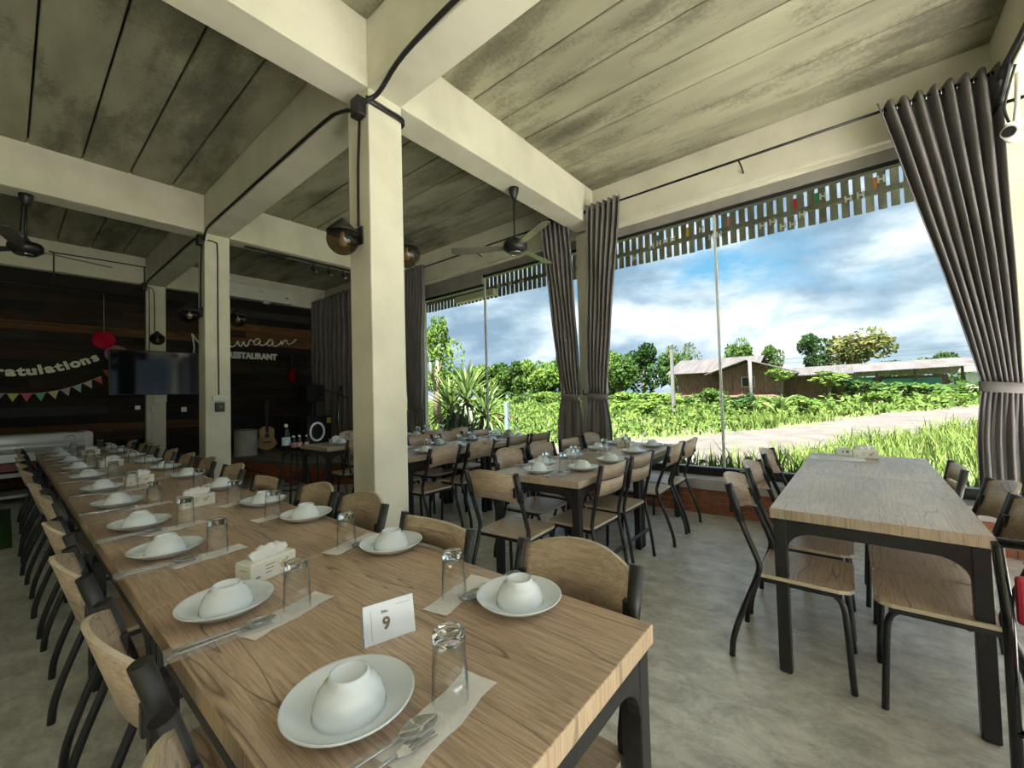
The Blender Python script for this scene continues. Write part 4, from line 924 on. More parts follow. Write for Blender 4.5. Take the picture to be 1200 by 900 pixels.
# ================================================================ chairs (front towards +y)
def chair_proto(kind):
    c = empty('dining_chair', (0, 0, 0), 0, 'x', 'chair')
    def seat(b):
        # slightly rounded front corners
        pts = [(-0.195, -0.175), (0.195, -0.175), (0.2, 0.13), (0.185, 0.165), (0.155, 0.182), (-0.155, 0.182), (-0.185, 0.165), (-0.2, 0.13)]
        prism(b, pts, 0.418, 0.434, mi=0, mside=1)
    part('seat', seat, [M['chair_wood'], M['chair_edge']], c)
    part('seat_frame', lambda b: (rbox(b, -0.185, -0.165, -0.17, 0.14, 0.392, 0.418, 0.003, 1), rbox(b, 0.165, 0.185, -0.17, 0.14, 0.392, 0.418, 0.003, 1), rbox(b, -0.17, 0.17, -0.165, -0.145, 0.392, 0.418, 0.003, 1), rbox(b, -0.17, 0.17, 0.10, 0.12, 0.392, 0.418, 0.003, 1)), M['black'], c)
    for s_ in (-1, 1):
        part('leg', lambda b: tube(b, smooth_path([(s_ * 0.155, -0.02, 0.402), (s_ * 0.165, 0.07, 0.402), (s_ * 0.168, 0.115, 0.395), (s_ * 0.172, 0.14, 0.36), (s_ * 0.175, 0.15, 0.28), (s_ * 0.18, 0.165, 0.0)], 4), 0.0125, 8), M['black'], c)
    if kind == 'A':
        for s_ in (-1, 1):
            part('leg', lambda b: tube(b, smooth_path([(s_ * 0.19, -0.285, 0.835), (s_ * 0.19, -0.235, 0.66), (s_ * 0.19, -0.175, 0.50), (s_ * 0.19, -0.168, 0.45), (s_ * 0.19, -0.185, 0.39), (s_ * 0.19, -0.25, 0.22), (s_ * 0.19, -0.29, 0.09), (s_ * 0.19, -0.30, 0.0)], 4), 0.0135, 8), M['black'], c)
            part('post_sleeve', lambda b: tube(b, [(s_ * 0.19, -0.288, 0.842), (s_ * 0.19, -0.236, 0.665)], 0.0185, 12), M['black'], c)
        def back(b):
            n = 14; rows_ = []
            for side in (0, 1):
                for i in range(n + 1):
                    u_ = -1 + 2 * i / n; x = u_ * 0.178
                    arch = 0.035 * (1 - u_ * u_); 
                    yb_ = -0.045 * (1 - u_ * u_) + 0.002
                    zt_ = 0.826 + arch; zl = 0.655 + arch * 0.75
                    rows_.append((x, yb_, zt_, zl, side))
            V = {}
            for side in (0, 1):
                for i in range(n + 1):
                    x, yb_, zt_, zl, _ = rows_[i]
                    o_ = 0.006 if side else -0.006
                    for nm, z in (('t', zt_), ('b', zl)):
                        yy = -0.236 - (z - 0.665) * 0.29 + yb_ + o_
                        V[(side, i, nm)] = b.verts.new((x, yy, z))
            for i in range(n):
                for side in (0, 1): b.faces.new((V[(side, i, 't')], V[(side, i + 1, 't')], V[(side, i + 1, 'b')], V[(side, i, 'b')])).smooth = True
                for nm in 'tb': b.faces.new((V[(0, i, nm)], V[(0, i + 1, nm)], V[(1, i + 1, nm)], V[(1, i, nm)])).material_index = 1
            for i in (0, n): b.faces.new((V[(0, i, 't')], V[(1, i, 't')], V[(1, i, 'b')], V[(0, i, 'b')])).material_index = 1
        part('backrest', back, [M['chair_wood'], M['chair_edge']], c)
        for s_ in (-1, 1):
            part('mounting_block', lambda b: rbox(b, s_ * 0.175 - 0.012, s_ * 0.175 + 0.012, -0.285, -0.245, 0.70, 0.76, 0.003, 1), M['black'], c)
    else:
        for s_ in (-1, 1):
            part('leg', lambda b: tube(b, smooth_path([(s_ * 0.19, -0.255, 0.84), (s_ * 0.19, -0.205, 0.60), (s_ * 0.19, -0.178, 0.47), (s_ * 0.19, -0.18, 0.40), (s_ * 0.19, -0.215, 0.20), (s_ * 0.19, -0.24, 0.0)], 4), 0.0125, 8), M['black'], c)
            part('post_sleeve', lambda b: tube(b, [(s_ * 0.19, -0.256, 0.845), (s_ * 0.19, -0.207, 0.61)], 0.0165, 12), M['black'], c)
        for z0, z1 in ((0.745, 0.835), (0.64, 0.735)):
            def slat_(b):
                n = 10; V = {}
                for side in (0, 1):
                    for i in range(n + 1):
                        u_ = -1 + 2 * i / n; x = u_ * 0.178; yb_ = -0.028 * (1 - u_ * u_)
                        for nm, z in (('t', z1), ('b', z0)):
                            V[(side, i, nm)] = b.verts.new((x, -0.212 - (z - 0.64) * 0.2 + yb_ + (0.006 if side else -0.006), z))
                for i in range(n):
                    for side in (0, 1): b.faces.new((V[(side, i, 't')], V[(side, i + 1, 't')], V[(side, i + 1, 'b')], V[(side, i, 'b')])).smooth = True
                    for nm in 'tb': b.faces.new((V[(0, i, nm)], V[(0, i + 1, nm)], V[(1, i + 1, nm)], V[(1, i, nm)])).material_index = 1
                for i in (0, n): b.faces.new((V[(0, i, 't')], V[(1, i, 't')], V[(1, i, 'b')], V[(0, i, 'b')])).material_index = 1
            part('back_slat', slat_, [M['chair_wood'], M['chair_edge']], c)
        part('stretcher', lambda b: rbox(b, -0.185, 0.185, -0.215, -0.20, 0.20, 0.225, 0.003, 1), M['black'], c)
    return c
CA = Proto(chair_proto('A')); CB = Proto(chair_proto('B'))
E_, W_, N_, S__ = -PI / 2, PI / 2, 0.0, PI      # facing +x, -x, +y, -y
def chair(kind, x, y, face, lab, grp, dr=0.0):
    (CA if kind == 'A' else CB).at((x, y, 0), face + dr, lab, grp)
for i, y in enumerate([0.62, 1.205, 1.83, 2.43, 3.24, 3.82, 4.62, 5.28, 5.95, 6.6, 7.32]):
    chair('A', 0.435 + R.uniform(-0.012, 0.012) - (0.03 if i > 5 else 0), y, E_, ('wooden-backed chair nearest the camera' if i == 0 else '%s chair from the near end' % ORD[i]) + ' on the left side of the long table', 'chairs on the left of the long table', R.uniform(-0.04, 0.04))
for i, y in enumerate([0.65, 1.235, 1.81, 2.24, 2.83, 3.52, 4.18, 4.75, 5.4, 6.05, 6.7, 7.4]):
    k_ = 'B' if i in (1, 4) else 'A'
    chair(k_, 0.775 + (0.0 if i % 2 else 0.01), y, W_, ('arched wooden-backed chair nearest the camera' if i == 0 else '%s chair from the near end' % ORD[i]) + ' on the right side of the long table', 'chairs on the right of the long table', R.uniform(-0.03, 0.03))
# right-hand pair
for i, (k_, x, y, f, lb) in enumerate([
    ('A', 2.46, 0.20, S__, 'curved-legged chair at the near left corner of the bare right table'), ('A', 2.95, 0.20, S__, 'second chair along the left side of the bare right table'), ('A', 3.62, 0.21, S__, 'third chair along the left side of the bare right table, nearest the window'),
    ('A', 2.44, -0.225, N_, 'nearest chair on the right side of the bare right table'), ('A', 2.85, -0.225, N_, 'second chair on the right side of the bare right table'), ('B', 3.42, -0.20, N_, 'slatted-back chair on the right side of the bare right table, nearest the window')]):
    chair(k_, x, y, f, lb, 'chairs around the bare right table')
# middle pair
for (k_, x, y, f, lb) in [
    ('B', 2.60, 1.50, N_, 'slatted-back chair at the near corner of the middle table'), ('B', 3.09, 1.50, N_, 'second slatted-back chair on the near side of the middle table'),
    ('A', 3.74, 1.50, N_, 'third chair on the near side of the middle table'), ('A', 4.18, 1.50, N_, 'fourth chair on the near side of the middle table, by the glass'),
    ('A', 2.17, 1.75, E_ + 0.04, 'arched-back chair at the left end of the middle table'),
    ('A', 2.72, 1.99, S__, 'first chair on the far side of the middle table'), ('A', 3.23, 2.03, S__, 'second chair on the far side of the middle table'), ('B', 3.80, 2.08, S__, 'third chair on the far side of the middle table'), ('A', 4.28, 2.05, S__, 'rounded-back chair at the curtain end of the middle table')]:
    chair(k_, x, y, f, lb, 'chairs around the middle table', R.uniform(-0.05, 0.05))
for (k_, x, y, f, lb) in [
    ('A', 2.63, 3.27, N_, 'first arched-back chair on the near side of the table behind the column'), ('A', 3.14, 3.27, N_, 'second arched-back chair on the near side of the table behind the column'),
    ('B', 3.80, 3.28, N_, 'slatted-back chair on the near side of the table behind the column'), ('B', 4.24, 3.27, N_, 'last slatted-back chair on the near side, beside the left tied curtain'),
    ('A', 2.72, 3.86, S__, 'first chair on the far side of the table behind the column'), ('A', 3.25, 3.86, S__, 'second chair on the far side of the table behind the column'), ('A', 3.75, 3.86, S__, 'third chair on the far side of the table behind the column'), ('B', 4.30, 3.84, S__, 'last chair on the far side of the table behind the column'),
    ('A', 2.72, 4.82, N_, 'chair tucked at the small table left of the near column'), ('A', 3.85, 4.86, N_, 'chair on the near side of the farthest window table'), ('A', 4.35, 4.86, N_, 'second chair on the near side of the farthest window table'), ('A', 3.20, 5.40, S__, 'chair on the far side of the farthest table, left one'), ('A', 3.80, 5.40, S__, 'chair on the far side of the farthest table, right one')]:
    chair(k_, x, y, f, lb, 'chairs around the far tables', R.uniform(-0.05, 0.05))

# ================================================================ place settings
T_ = 0.7505
pl_m = mesh('serving_plate', lambda b: lathe(b, [(0, 0.004), (0.045, 0.004), (0.05, 0.0), (0.058, 0.0), (0.062, 0.005), (0.088, 0.012), (0.108, 0.027), (0.1115, 0.030), (0.1125, 0.0325), (0.1105, 0.0335), (0.106, 0.0305), (0.086, 0.017), (0.062, 0.0095), (0.0, 0.0085)], 48), M['china'])
bowl_m = mesh('rice_bowl', lambda b: lathe(b, [(0.0, 0.050), (0.024, 0.050), (0.026, 0.058), (0.0285, 0.0595), (0.031, 0.058), (0.032, 0.050), (0.040, 0.045), (0.049, 0.032), (0.055, 0.014), (0.0575, 0.0005), (0.0555, 0.0), (0.053, 0.012), (0.046, 0.030), (0.036, 0.042), (0.0, 0.046)], 40), M['china'])
bowl_m.transform(Matrix.Diagonal((1.10, 1.10, 1.06, 1)))
def tumbler(b):
    lathe(b, [(0.031, 0.0), (0.0318, 0.003), (0.0282, 0.098), (0.0276, 0.097), (0.0268, 0.096), (0.0300, 0.002), (0.031, 0.0)], 28)
tum_m = mesh('tumbler', tumbler, M['glass'])
tum_m.transform(Matrix.Scale(1.09, 4))
def tumbler_in(b): lathe(b, [(0, 0.0985), (0.022, 0.0985), (0.0262, 0.096), (0.0276, 0.099), (0.0278, 0.104), (0.0262, 0.1125), (0.022, 0.1148), (0.018, 0.1135), (0.014, 0.1105), (0, 0.1095)], 28)
tin_m = mesh('thick_base', tumbler_in, M['solidglass'])
tin_m.transform(Matrix.Scale(1.09, 4))
def napkin(b):
    n = 10; pts = {}
    for i in range(n + 1):
        for j in (0, 1, 2):
            x = (j - 1) * 0.037 + 0.003 * math.sin(i * 1.1 + j); y = -0.115 + 0.23 * i / n
            z = 0.0015 + 0.0022 * abs(math.sin(i * 1.7 + j * 2.1))
            pts[(i, j)] = b.verts.new((x, y, z))
    for i in range(n):
        for j in range(2): b.faces.new((pts[(i, j)], pts[(i + 1, j)], pts[(i + 1, j + 1)], pts[(i, j + 1)]))
    r_ = bmesh.ops.extrude_face_region(b, geom=b.faces[:])
    for v in [g for g in r_['geom'] if isinstance(g, bmesh.types.BMVert)]: v.co.z -= 0.0015
nap_m = mesh('paper_napkin', napkin, M['napkin'])
def spoon(b):
    n = 14
    tube(b, [(0, -0.095, 0.004), (0, -0.05, 0.006), (0, 0.0, 0.007), (0, 0.035, 0.005)], [0.0042, 0.0035, 0.0024, 0.0026], 8)
    rows_ = []
    for i in range(9):
        t_ = i / 8; y = 0.03 + 0.062 * t_; hw = 0.0205 * math.sin(PI * min(0.985, 0.06 + 0.94 * t_)) ** 0.7
        rows_.append([b.verts.new((hw * u_, y, 0.0085 - 0.0065 * (1 - u_ * u_) * math.sin(PI * t_) + 0.001)) for u_ in (-1, -0.6, 0, 0.6, 1)])
    for a, c in zip(rows_, rows_[1:]):
        for k_ in range(4): b.faces.new((a[k_], a[k_ + 1], c[k_ + 1], c[k_])).smooth = True
def fork(b):
    tube(b, [(0, -0.095, 0.004), (0, -0.05, 0.006), (0, 0.0, 0.007), (0, 0.03, 0.006)], [0.004, 0.0033, 0.0024, 0.003], 8)
    prism(b, [(-0.004, 0.028), (0.004, 0.028), (0.0115, 0.048), (-0.0115, 0.048)], 0.004, 0.0062)
    for k_ in range(4):
        x = -0.0098 + k_ * 0.00655; prism(b, [(x - 0.0017, 0.047), (x + 0.0017, 0.047), (x + 0.0010, 0.09), (x - 0.0010, 0.09)], 0.004, 0.0062)
sp_m = mesh('spoon', spoon, M['steel']); fk_m = mesh('fork', fork, M['steel'])
def sleeve(b):
    n = 12; rr = random.Random(4); pr = None
    for i in range(n + 1):
        y = -0.115 + 0.225 * i / n
        r_ = [b.verts.new((x + rr.uniform(-.0015, .0015), y, z + rr.uniform(0, 0.003))) for x, z in ((-0.034, 0.002), (-0.018, 0.012), (0, 0.0135), (0.018, 0.012), (0.034, 0.002))]
        if pr:
            for k_ in range(4): b.faces.new((pr[k_], pr[k_ + 1], r_[k_ + 1], r_[k_])).smooth = False
        pr = r_
sl_m = mesh('cutlery_sleeve', sleeve, M['film'])
for m_ in (sp_m, fk_m): m_.transform(Matrix.Diagonal((1.15, 1.10, 1.0, 1)))
def one(nm, me, cat):
    return tag(put(nm, me), 'x', cat)
def proto_single(nm, me, cat): return Proto(one(nm, me, cat))
PP = proto_single('serving_plate', pl_m, 'plate'); PB = proto_single('rice_bowl', bowl_m, 'bowl')
tg = one('tumbler', tum_m, 'glass'); put('thick_base', tin_m, tg); PG = Proto(tg)
PN = proto_single('paper_napkin', nap_m, 'napkin'); PS = proto_single('spoon', sp_m, 'spoon'); PF = proto_single('fork', fk_m, 'fork'); PL_ = proto_single('cutlery_sleeve', sl_m, 'wrapper')
def setting(x, y, face, where, grp, j=0.01, glass=(0.14, 0.125), cut=(0.165, -0.03), extras=True):
    c, s_ = math.cos(face), math.sin(face)
    def W(u_, v_): return (x + u_ * c - v_ * s_, y + u_ * s_ + v_ * c)
    q = lambda: R.uniform(-j, j)
    PP.at((x, y, T_), R.uniform(0, 6), 'white plate at ' + where, 'plates on ' + grp)
    PB.at((x + q() * .4, y + q() * .4, T_ + 0.0088), R.uniform(0, 6), 'upturned white bowl at ' + where, 'bowls on ' + grp)
    gx, gy = W(glass[0] + q(), glass[1] + q())
    nx, ny = W(glass[0] + 0.012, glass[1] - 0.035)
    PN.at((nx, ny, T_), face + R.uniform(-0.12, 0.12) + 0.18, 'pale napkin at ' + where, 'napkins on ' + grp)
    PG.at((gx, gy, T_ + 0.0035), R.uniform(0, 6), 'upturned tumbler at ' + where, 'tumblers on ' + grp)
    cx, cy = W(cut[0] + q() * .5 - 0.02, cut[1] + q())
    a = face + R.uniform(-0.08, 0.08) - 0.12
    PS.at((cx, cy, T_ + 0.004), a, 'steel spoon at ' + where, 'spoons on ' + grp)
    cx2, cy2 = W(cut[0] + 0.0, cut[1] - 0.012)
    PF.at((cx2, cy2, T_ + 0.004), a + 0.05, 'steel fork at ' + where, 'forks on ' + grp)
    if extras: PL_.at(((cx + cx2) / 2, (cy + cy2) / 2, T_ + 0.003), a, 'clear cutlery sleeve at ' + where, 'cutlery sleeves on ' + grp)
LS = [(0.39, 0.71), (0.377, 1.315), (0.381, 1.989), (0.392, 2.53), (0.40, 3.19), (0.41, 3.852), (0.41, 4.61), (0.415, 5.32), (0.415, 6.07), (0.41, 6.85), (0.41, 7.6)]
for i, (x, y) in enumerate(LS):
    setting(x, y, E_, ('nearest place, ' if i == 0 else '%s place, ' % ORD[i]) + 'left side of the long table', 'the left side of the long table', glass=(0.128 if i == 0 else 0.145, 0.128), cut=(0.15, -0.03) if i == 0 else (0.165, -0.04))
RS = [(0.863, 0.70), (0.905, 1.334), (0.90, 2.007), (0.89, 2.49), (0.90, 3.20), (0.88, 3.937), (0.88, 4.62), (0.88, 5.3), (0.88, 6.05), (0.88, 6.8), (0.88, 7.5)]
for i, (x, y) in enumerate(RS):
    setting(x, y, W_, ('nearest place, ' if i == 0 else '%s place, ' % ORD[i]) + 'right side of the long table', 'the right side of the long table', glass=(0.16, 0.085), cut=(0.13, -0.02))
for u_, v_, f, lb in [(0.38, 0.17, N_, 'the near left corner'), (0.80, 0.14, N_, 'the second near-side place'), (1.36, 0.17, N_, 'the third near-side place'), (1.86, 0.17, N_, 'the near-side place by the glass'),
                      (0.42, 0.55, S__, 'the far left corner'), (0.88, 0.56, S__, 'the second far-side place'), (1.42, 0.55, S__, 'the third far-side place'), (1.90, 0.56, S__, 'the far-side place by the curtain')]:
    p = midp(u_, v_); setting(p[0], p[1], f + RZM, lb + ' of the middle table', 'the middle table')
p = midp(0.15, 0.40); setting(p[0], p[1], E_ + 0.1, 'the left end of the middle table', 'the middle table')
for u_, v_, f, lb in [(0.32, 0.15, N_, 'the near left corner'), (0.78, 0.15, N_, 'the second near-side place'), (1.34, 0.15, N_, 'the third near-side place'), (1.86, 0.15, N_, 'the last near-side place'),
                      (0.34, 0.56, S__, 'the far left corner'), (0.86, 0.56, S__, 'the second far-side place'), (1.40, 0.56, S__, 'the third far-side place'), (1.88, 0.56, S__, 'the last far-side place')]:
    setting(2.385 + u_, 3.22 + v_, f, lb + ' of the table behind the column', 'the table behind the column', extras=False)
for x, y, f, lb in [(2.68, 4.98, N_, 'the left front place of the small table before the stage'), (3.15, 4.98, N_, 'the right front place of the small table before the stage'), (3.85, 5.0, N_, 'the near left place of the farthest table'), (4.3, 5.0, N_, 'the near right place of the farthest table'), (3.85, 5.32, S__, 'the far left place of the farthest table'), (4.35, 5.32, S__, 'the far right place of the farthest table')]:
    setting(x, y, f, lb, 'the farthest tables', extras=False)

# tissue boxes
txp = material('tissue_box_print', (0.82, 0.82, 0.76), (0.77, 0.77, 0.70), scale=4, rough=0.6)
gold = material('gold_print', (0.55, 0.42, 0.12), (0.45, 0.33, 0.08), scale=10, rough=0.6)
def tissue_box(w_=0.075, l_=0.155, h=0.062):
    e_ = empty('tissue_box', (0, 0, 0), 0, 'x', 'tissue box')
    part('box', lambda b: rbox(b, -l_ / 2, l_ / 2, -w_ / 2, w_ / 2, 0, h, 0.003, 1), txp, e_)
    def tis(b):
        n = 12; pr = None
        for i in range(n + 1):
            u_ = -1 + 2 * i / n; x = u_ * 0.062
            r_ = [b.verts.new((x * k_, 0.013 * s_ + 0.006 * math.sin(i * 1.4 + k2), h + z * (1 - 0.45 * u_ * u_) + 0.004 * math.sin(i * 2.2))) for k2, (k_, s_, z) in enumerate(((0.8, -1, -0.002), (0.95, -1.2, 0.02), (1.0, -0.6, 0.040), (0.9, 0.4, 0.034), (0.95, 1.2, 0.015), (0.8, 1, -0.002)))]
            if pr:
                for k_ in range(5): b.faces.new((pr[k_], pr[k_ + 1], r_[k_ + 1], r_[k_])).smooth = True
            pr = r_
    part('tissue', tis, M['paper'], e_)
    def deco(b):
        rr = random.Random(9)
        for k_ in range(26):
            x = 0.03 + rr.gauss(0, 0.016); z = 0.036 + rr.gauss(0, 0.010); r_ = rr.uniform(0.0015, 0.004)
            if not (0.006 < z < h - 0.006 and abs(x) < l_ / 2 - 0.006): continue
            for sgn in (-1, 1):
                y = sgn * (w_ / 2 + 0.0006); v = [b.verts.new((x + r_ * math.cos(a) * 1.2, y, z + r_ * math.sin(a))) for a in (0, 1.2, 2.5, 3.7, 5.0)]
                b.faces.new(v)
        for k_ in range(3):
            v = [b.verts.new(p) for p in ((-l_ / 2 - 0.0006, -0.02 + k_ * 0.012, 0.040), (-l_ / 2 - 0.0006, -0.012 + k_ * 0.012, 0.040), (-l_ / 2 - 0.0006, -0.012 + k_ * 0.012, 0.044), (-l_ / 2 - 0.0006, -0.02 + k_ * 0.012, 0.044))]; b.faces.new(v)
    part('flower_print', deco, gold, e_)['kind'] = 'stuff'
    def marks(b):
        for x in (-0.062, ):
            for sgn in (-1, 1):
                y = sgn * (w_ / 2 + 0.0006); b.faces.new([b.verts.new(p) for p in ((x, y, 0.016), (x + 0.014, y, 0.016), (x + 0.014, y, 0.022), (x, y, 0.022))])
        for k_ in range(3):
            for sgn in (-1, 1):
                y = sgn * (w_ / 2 + 0.0006); z = 0.044 - k_ * 0.011; b.faces.new([b.verts.new(p) for p in ((-0.03, y, z), (0.002 - k_ * 0.006, y, z), (0.002 - k_ * 0.006, y, z + 0.003), (-0.03, y, z + 0.003))])
    part('printed_lettering', marks, material('grey_box_print', (0.3, 0.3, 0.28)), e_)['kind'] = 'stuff'
    return e_
TB = Proto(tissue_box())
for i, (x, y, rz, lb) in enumerate([(0.535, 1.475, 0.27, 'floral tissue box nearest the camera on the long table'), (0.665, 2.80, 0.12, 'second floral tissue box along the long table'), (0.605, 3.95, 0.12, 'third tissue box along the long table'), (0.63, 5.36, 0.1, 'fourth tissue box along the long table'), (0.64, 6.95, 0.0, 'farthest tissue box on the long table'),
                                     (4.22, -0.07, -1.45, 'tissue box at the window end of the bare right table'), (4.02, 1.80, 1.4, 'tissue box at the window end of the middle table'), (4.33, 3.62, 1.4, 'tissue box on the table behind the column'), (2.72, 5.20, 0.2, 'tissue box on the small table before the stage')]):
    TB.at((x, y, T_), rz, lb, 'floral tissue boxes')
# table number card
printm = material('brown_grey_print', (0.22, 0.19, 0.14), rough=0.7)
def tent_card(loc, rz, label, num, blank=False):
    e_ = empty('table_card', loc, rz, label, 'card')
    w_, h = 0.118, 0.082
    part('card', lambda b: (prism(b, [(0.0, 0.0), (0.0015, 0.0), (0.0195, h), (0.018, h)], -w_ / 2, w_ / 2, lambda p: Vector((p.z, p.x, p.y))), bx(b, -w_ / 2, w_ / 2, 0, 0.035, 0, 0.0015), prism(b, [(0.0195, h), (0.018, h), (0.034, 0.0), (0.0355, 0.0)], -w_ / 2, w_ / 2, lambda p: Vector((p.z, p.x, p.y)))), material('card_white', (0.80, 0.86, 0.95), (0.76, 0.82, 0.92), scale=9, rough=0.25), e_)
    tl = math.atan2(0.018, h)
    def lay(me, x, z, nm='lettering', m=printm):
        me.materials.clear(); me.materials.append(m)
        put(nm, me, e_, (x, 0.018 * z / h - 0.0012, z), (PI / 2 - tl, 0, 0))
    if not blank:
        lay(text_mesh(num, 0.036, 0.0002, 0.0012), -0.008, 0.036)
        lay(text_mesh('No.', 0.011, 0.0002), -0.009, 0.062)
        lay(text_mesh('~~~~~~~~', 0.007, 0.0002), 0.034, 0.070)
        def hair(b): bx(b, -0.0003, 0.0003, 0, 0.06, 0, 0.0004)
        lay(mesh('thin_rule', hair, printm), -0.042, 0.010, 'thin_rule')
    else:
        lay(mesh('printed_mark', lambda b: (bx(b, -0.012, 0.0, 0, 0.02, 0, 0.0004), bx(b, 0.02, 0.044, 0, 0.024, 0, 0.0004)), printm), 0.0, 0.03, 'printed_mark')
    return e_
tent_card((0.566, 0.842, T_), -0.29, 'white table number card reading 9 on the nearest table', '9')
e_ = tent_card((4.29, 0.06, T_), -PI / 2 + 0.1, 'small table card beside the tissue box on the bare right table', '', True)
e_.scale = (0.75, 0.75, 0.75)
ms = empty('menu_sheet', (4.08, 0.10, T_), -1.5, 'white printed menu sheet lying on the window end of the bare right table', 'menu')
part('sheet', lambda b: rbox(b, -0.17, 0.17, -0.11, 0.11, 0, 0.003, 0.001, 1), M['paper'], ms)
def rules(b):
    for k_ in range(9): bx(b, -0.13 + (k_ % 3) * 0.01, 0.10 - (k_ % 4) * 0.02, 0.08 - k_ * 0.019, 0.083 - k_ * 0.019, 0.003, 0.0034)
part('printed_lines', rules, material('menu_print', (0.45, 0.47, 0.5)), ms)

# black tubular chair with red seat, lower right corner
fc = empty('folding_chair', (1.62, -0.33, 0), -PI / 2, 'black tubular folding chair with a red back pad at the lower right corner', 'chair')
for x in (0.0, 0.40):
    part('frame', lambda b: tube(b, smooth_path([(x, 0.31, 0.815), (x, 0.27, 0.72), (x, 0.235, 0.64), (x, 0.225, 0.56), (x, 0.225, 0.3), (x, 0.225, 0.0)], 4), 0.014, 10), M['blackgloss'], fc)
    part('leg', lambda b: tube(b, [(x + (0.03 if x == 0 else -0.03), 0.20, 0.45), (x + (0.03 if x == 0 else -0.03), -0.20, 0.0)], 0.012, 8), M['blackgloss'], fc)
part('top_bar', lambda b: tube(b, [(0, 0.31, 0.815), (0.40, 0.31, 0.815)], 0.014, 10), M['blackgloss'], fc)
part('brace', lambda b: tube(b, [(0, 0.22, 0.30), (0.40, 0.22, 0.30)], 0.010, 8), M['blackgloss'], fc)
red = material('red_vinyl', (0.42, 0.02, 0.045), (0.34, 0.015, 0.035), rough=0.35)
part('back_pad', lambda b: rbox(b, 0.02, 0.38, 0.235, 0.262, 0.60, 0.74, 0.01, 2), red, fc)
part('seat', lambda b: rbox(b, 0.03, 0.37, -0.20, 0.20, 0.44, 0.475, 0.015, 3), red, fc)
# ================================================================ far end: sign, screen, party decorations
silver = material('brushed_sign_metal', (0.85, 0.85, 0.85), (0.78, 0.78, 0.78), rough=0.4, scale=20)
sg = empty('wall_sign', (3.0, 9.68, 2.3), 0, 'white script and capital lettering sign on the dark timber wall, reading restaurant', 'sign')
def script(b):
    def st(pts, r_=0.015): tube(b, [(x - 3.0, 0, z - 2.3) for x, _, z in smooth_path([(x, 0, z) for x, z in pts], 6)], r_, 6)
    st([(2.20, 2.24), (2.23, 2.22), (2.275, 2.26), (2.29, 2.40), (2.27, 2.58), (2.255, 2.66), (2.33, 2.55), (2.40, 2.47), (2.42, 2.46)])
    # n w a a n
    x = 2.78
    st([(2.42, 2.46), (2.52, 2.52), (2.60, 2.46), (2.70, 2.50), (2.78, 2.44)])
    st([(2.78, 2.44), (2.84, 2.52), (2.86, 2.60), (2.90, 2.60), (2.93, 2.50), (2.98, 2.46), (3.05, 2.50), (3.10, 2.58), (3.12, 2.50), (3.17, 2.49), (3.21, 2.58), (3.24, 2.51), (3.29, 2.50), (3.33, 2.60), (3.36, 2.63), (3.42, 2.60)])
    for ox in (3.42, 3.70):
        st([(ox + 0.13, 2.655), (ox + 0.06, 2.66), (ox + 0.01, 2.59), (ox + 0.03, 2.54), (ox + 0.09, 2.55), (ox + 0.14, 2.63), (ox + 0.13, 2.56), (ox + 0.18, 2.53), (ox + 0.26, 2.57), (ox + 0.32, 2.62)])
    st([(4.00, 2.60), (4.03, 2.66), (4.04, 2.58), (4.10, 2.67), (4.15, 2.68), (4.17, 2.62), (4.21, 2.60), (4.30, 2.65), (4.38, 2.73)])
part('script_lettering', script, silver, sg, (-0.075, 0.02, 0)).scale = (0.905, 1, 1)
rm = text_mesh('RESTAURANT', 0.17, 0.012, 0.010); rm.materials.clear(); rm.materials.append(silver)
xs_ = [v.co.x for v in rm.vertices]
put('capital_lettering', rm, sg, (0.29, 0.0, -0.015), (PI / 2, 0, 0), (0.92 / (max(xs_) - min(xs_)), 1, 1))
# television on a bracket in front of the far column
tv = empty('television', (1.76, 9.45, 1.88), 0, 'large black flat screen mounted on the far column', 'television')
part('casing', lambda b: rbox(b, -0.69, 0.69, -0.03, 0.03, -0.385, 0.385, 0.008), M['black'], tv)
part('screen', lambda b: bx(b, -0.675, 0.675, -0.034, -0.030, -0.37, 0.37), M['screen'], tv)
part('wall_bracket', lambda b: rbox(b, -0.2, 0.1, 0.03, 0.15, -0.15, 0.15, 0.004), M['black'], tv)
# pleated paper fans
def rosette(b, r_, n=40):
    c1_ = b.verts.new((0, -0.012, 0)); c2_ = b.verts.new((0, 0.012, 0)); ring = []
    for k_ in range(n * 2):
        a = PI * k_ / n; rr = r_ * (1.0 if k_ % 2 == 0 else 0.965); ring.append(b.verts.new((rr * math.cos(a), -0.030 if k_ % 2 else 0.006, rr * math.sin(a))))
    for k_ in range(n * 2): b.faces.new((c1_, ring[k_], ring[(k_ + 1) % (n * 2)])); b.faces.new((c2_, ring[(k_ + 1) % (n * 2)], ring[k_]))
tag(part('paper_fan', lambda b: rosette(b, 0.145), material('crimson_paper', (0.80, 0.03, 0.12), (0.70, 0.02, 0.10), rough=0.8), None, (1.035, 9.60, 2.42)), 'crimson pleated paper fan hanging over the banner end', 'paper fan')
tag(part('paper_fan', lambda b: rosette(b, 0.15), material('pink_white_paper', (0.6, 0.42, 0.4), (0.5, 0.3, 0.3), rough=0.8, scale=30), None, (1.19, 9.64, 2.20)), 'pink and white paper fan half hidden behind the screen corner', 'paper fan')
tag(part('hanging_thread', lambda b: tube(b, [(1.035, 9.60, 2.56), (1.035, 9.62, 3.2)], 0.003, 4), M['white']), 'thread holding the crimson paper fan', 'thread')
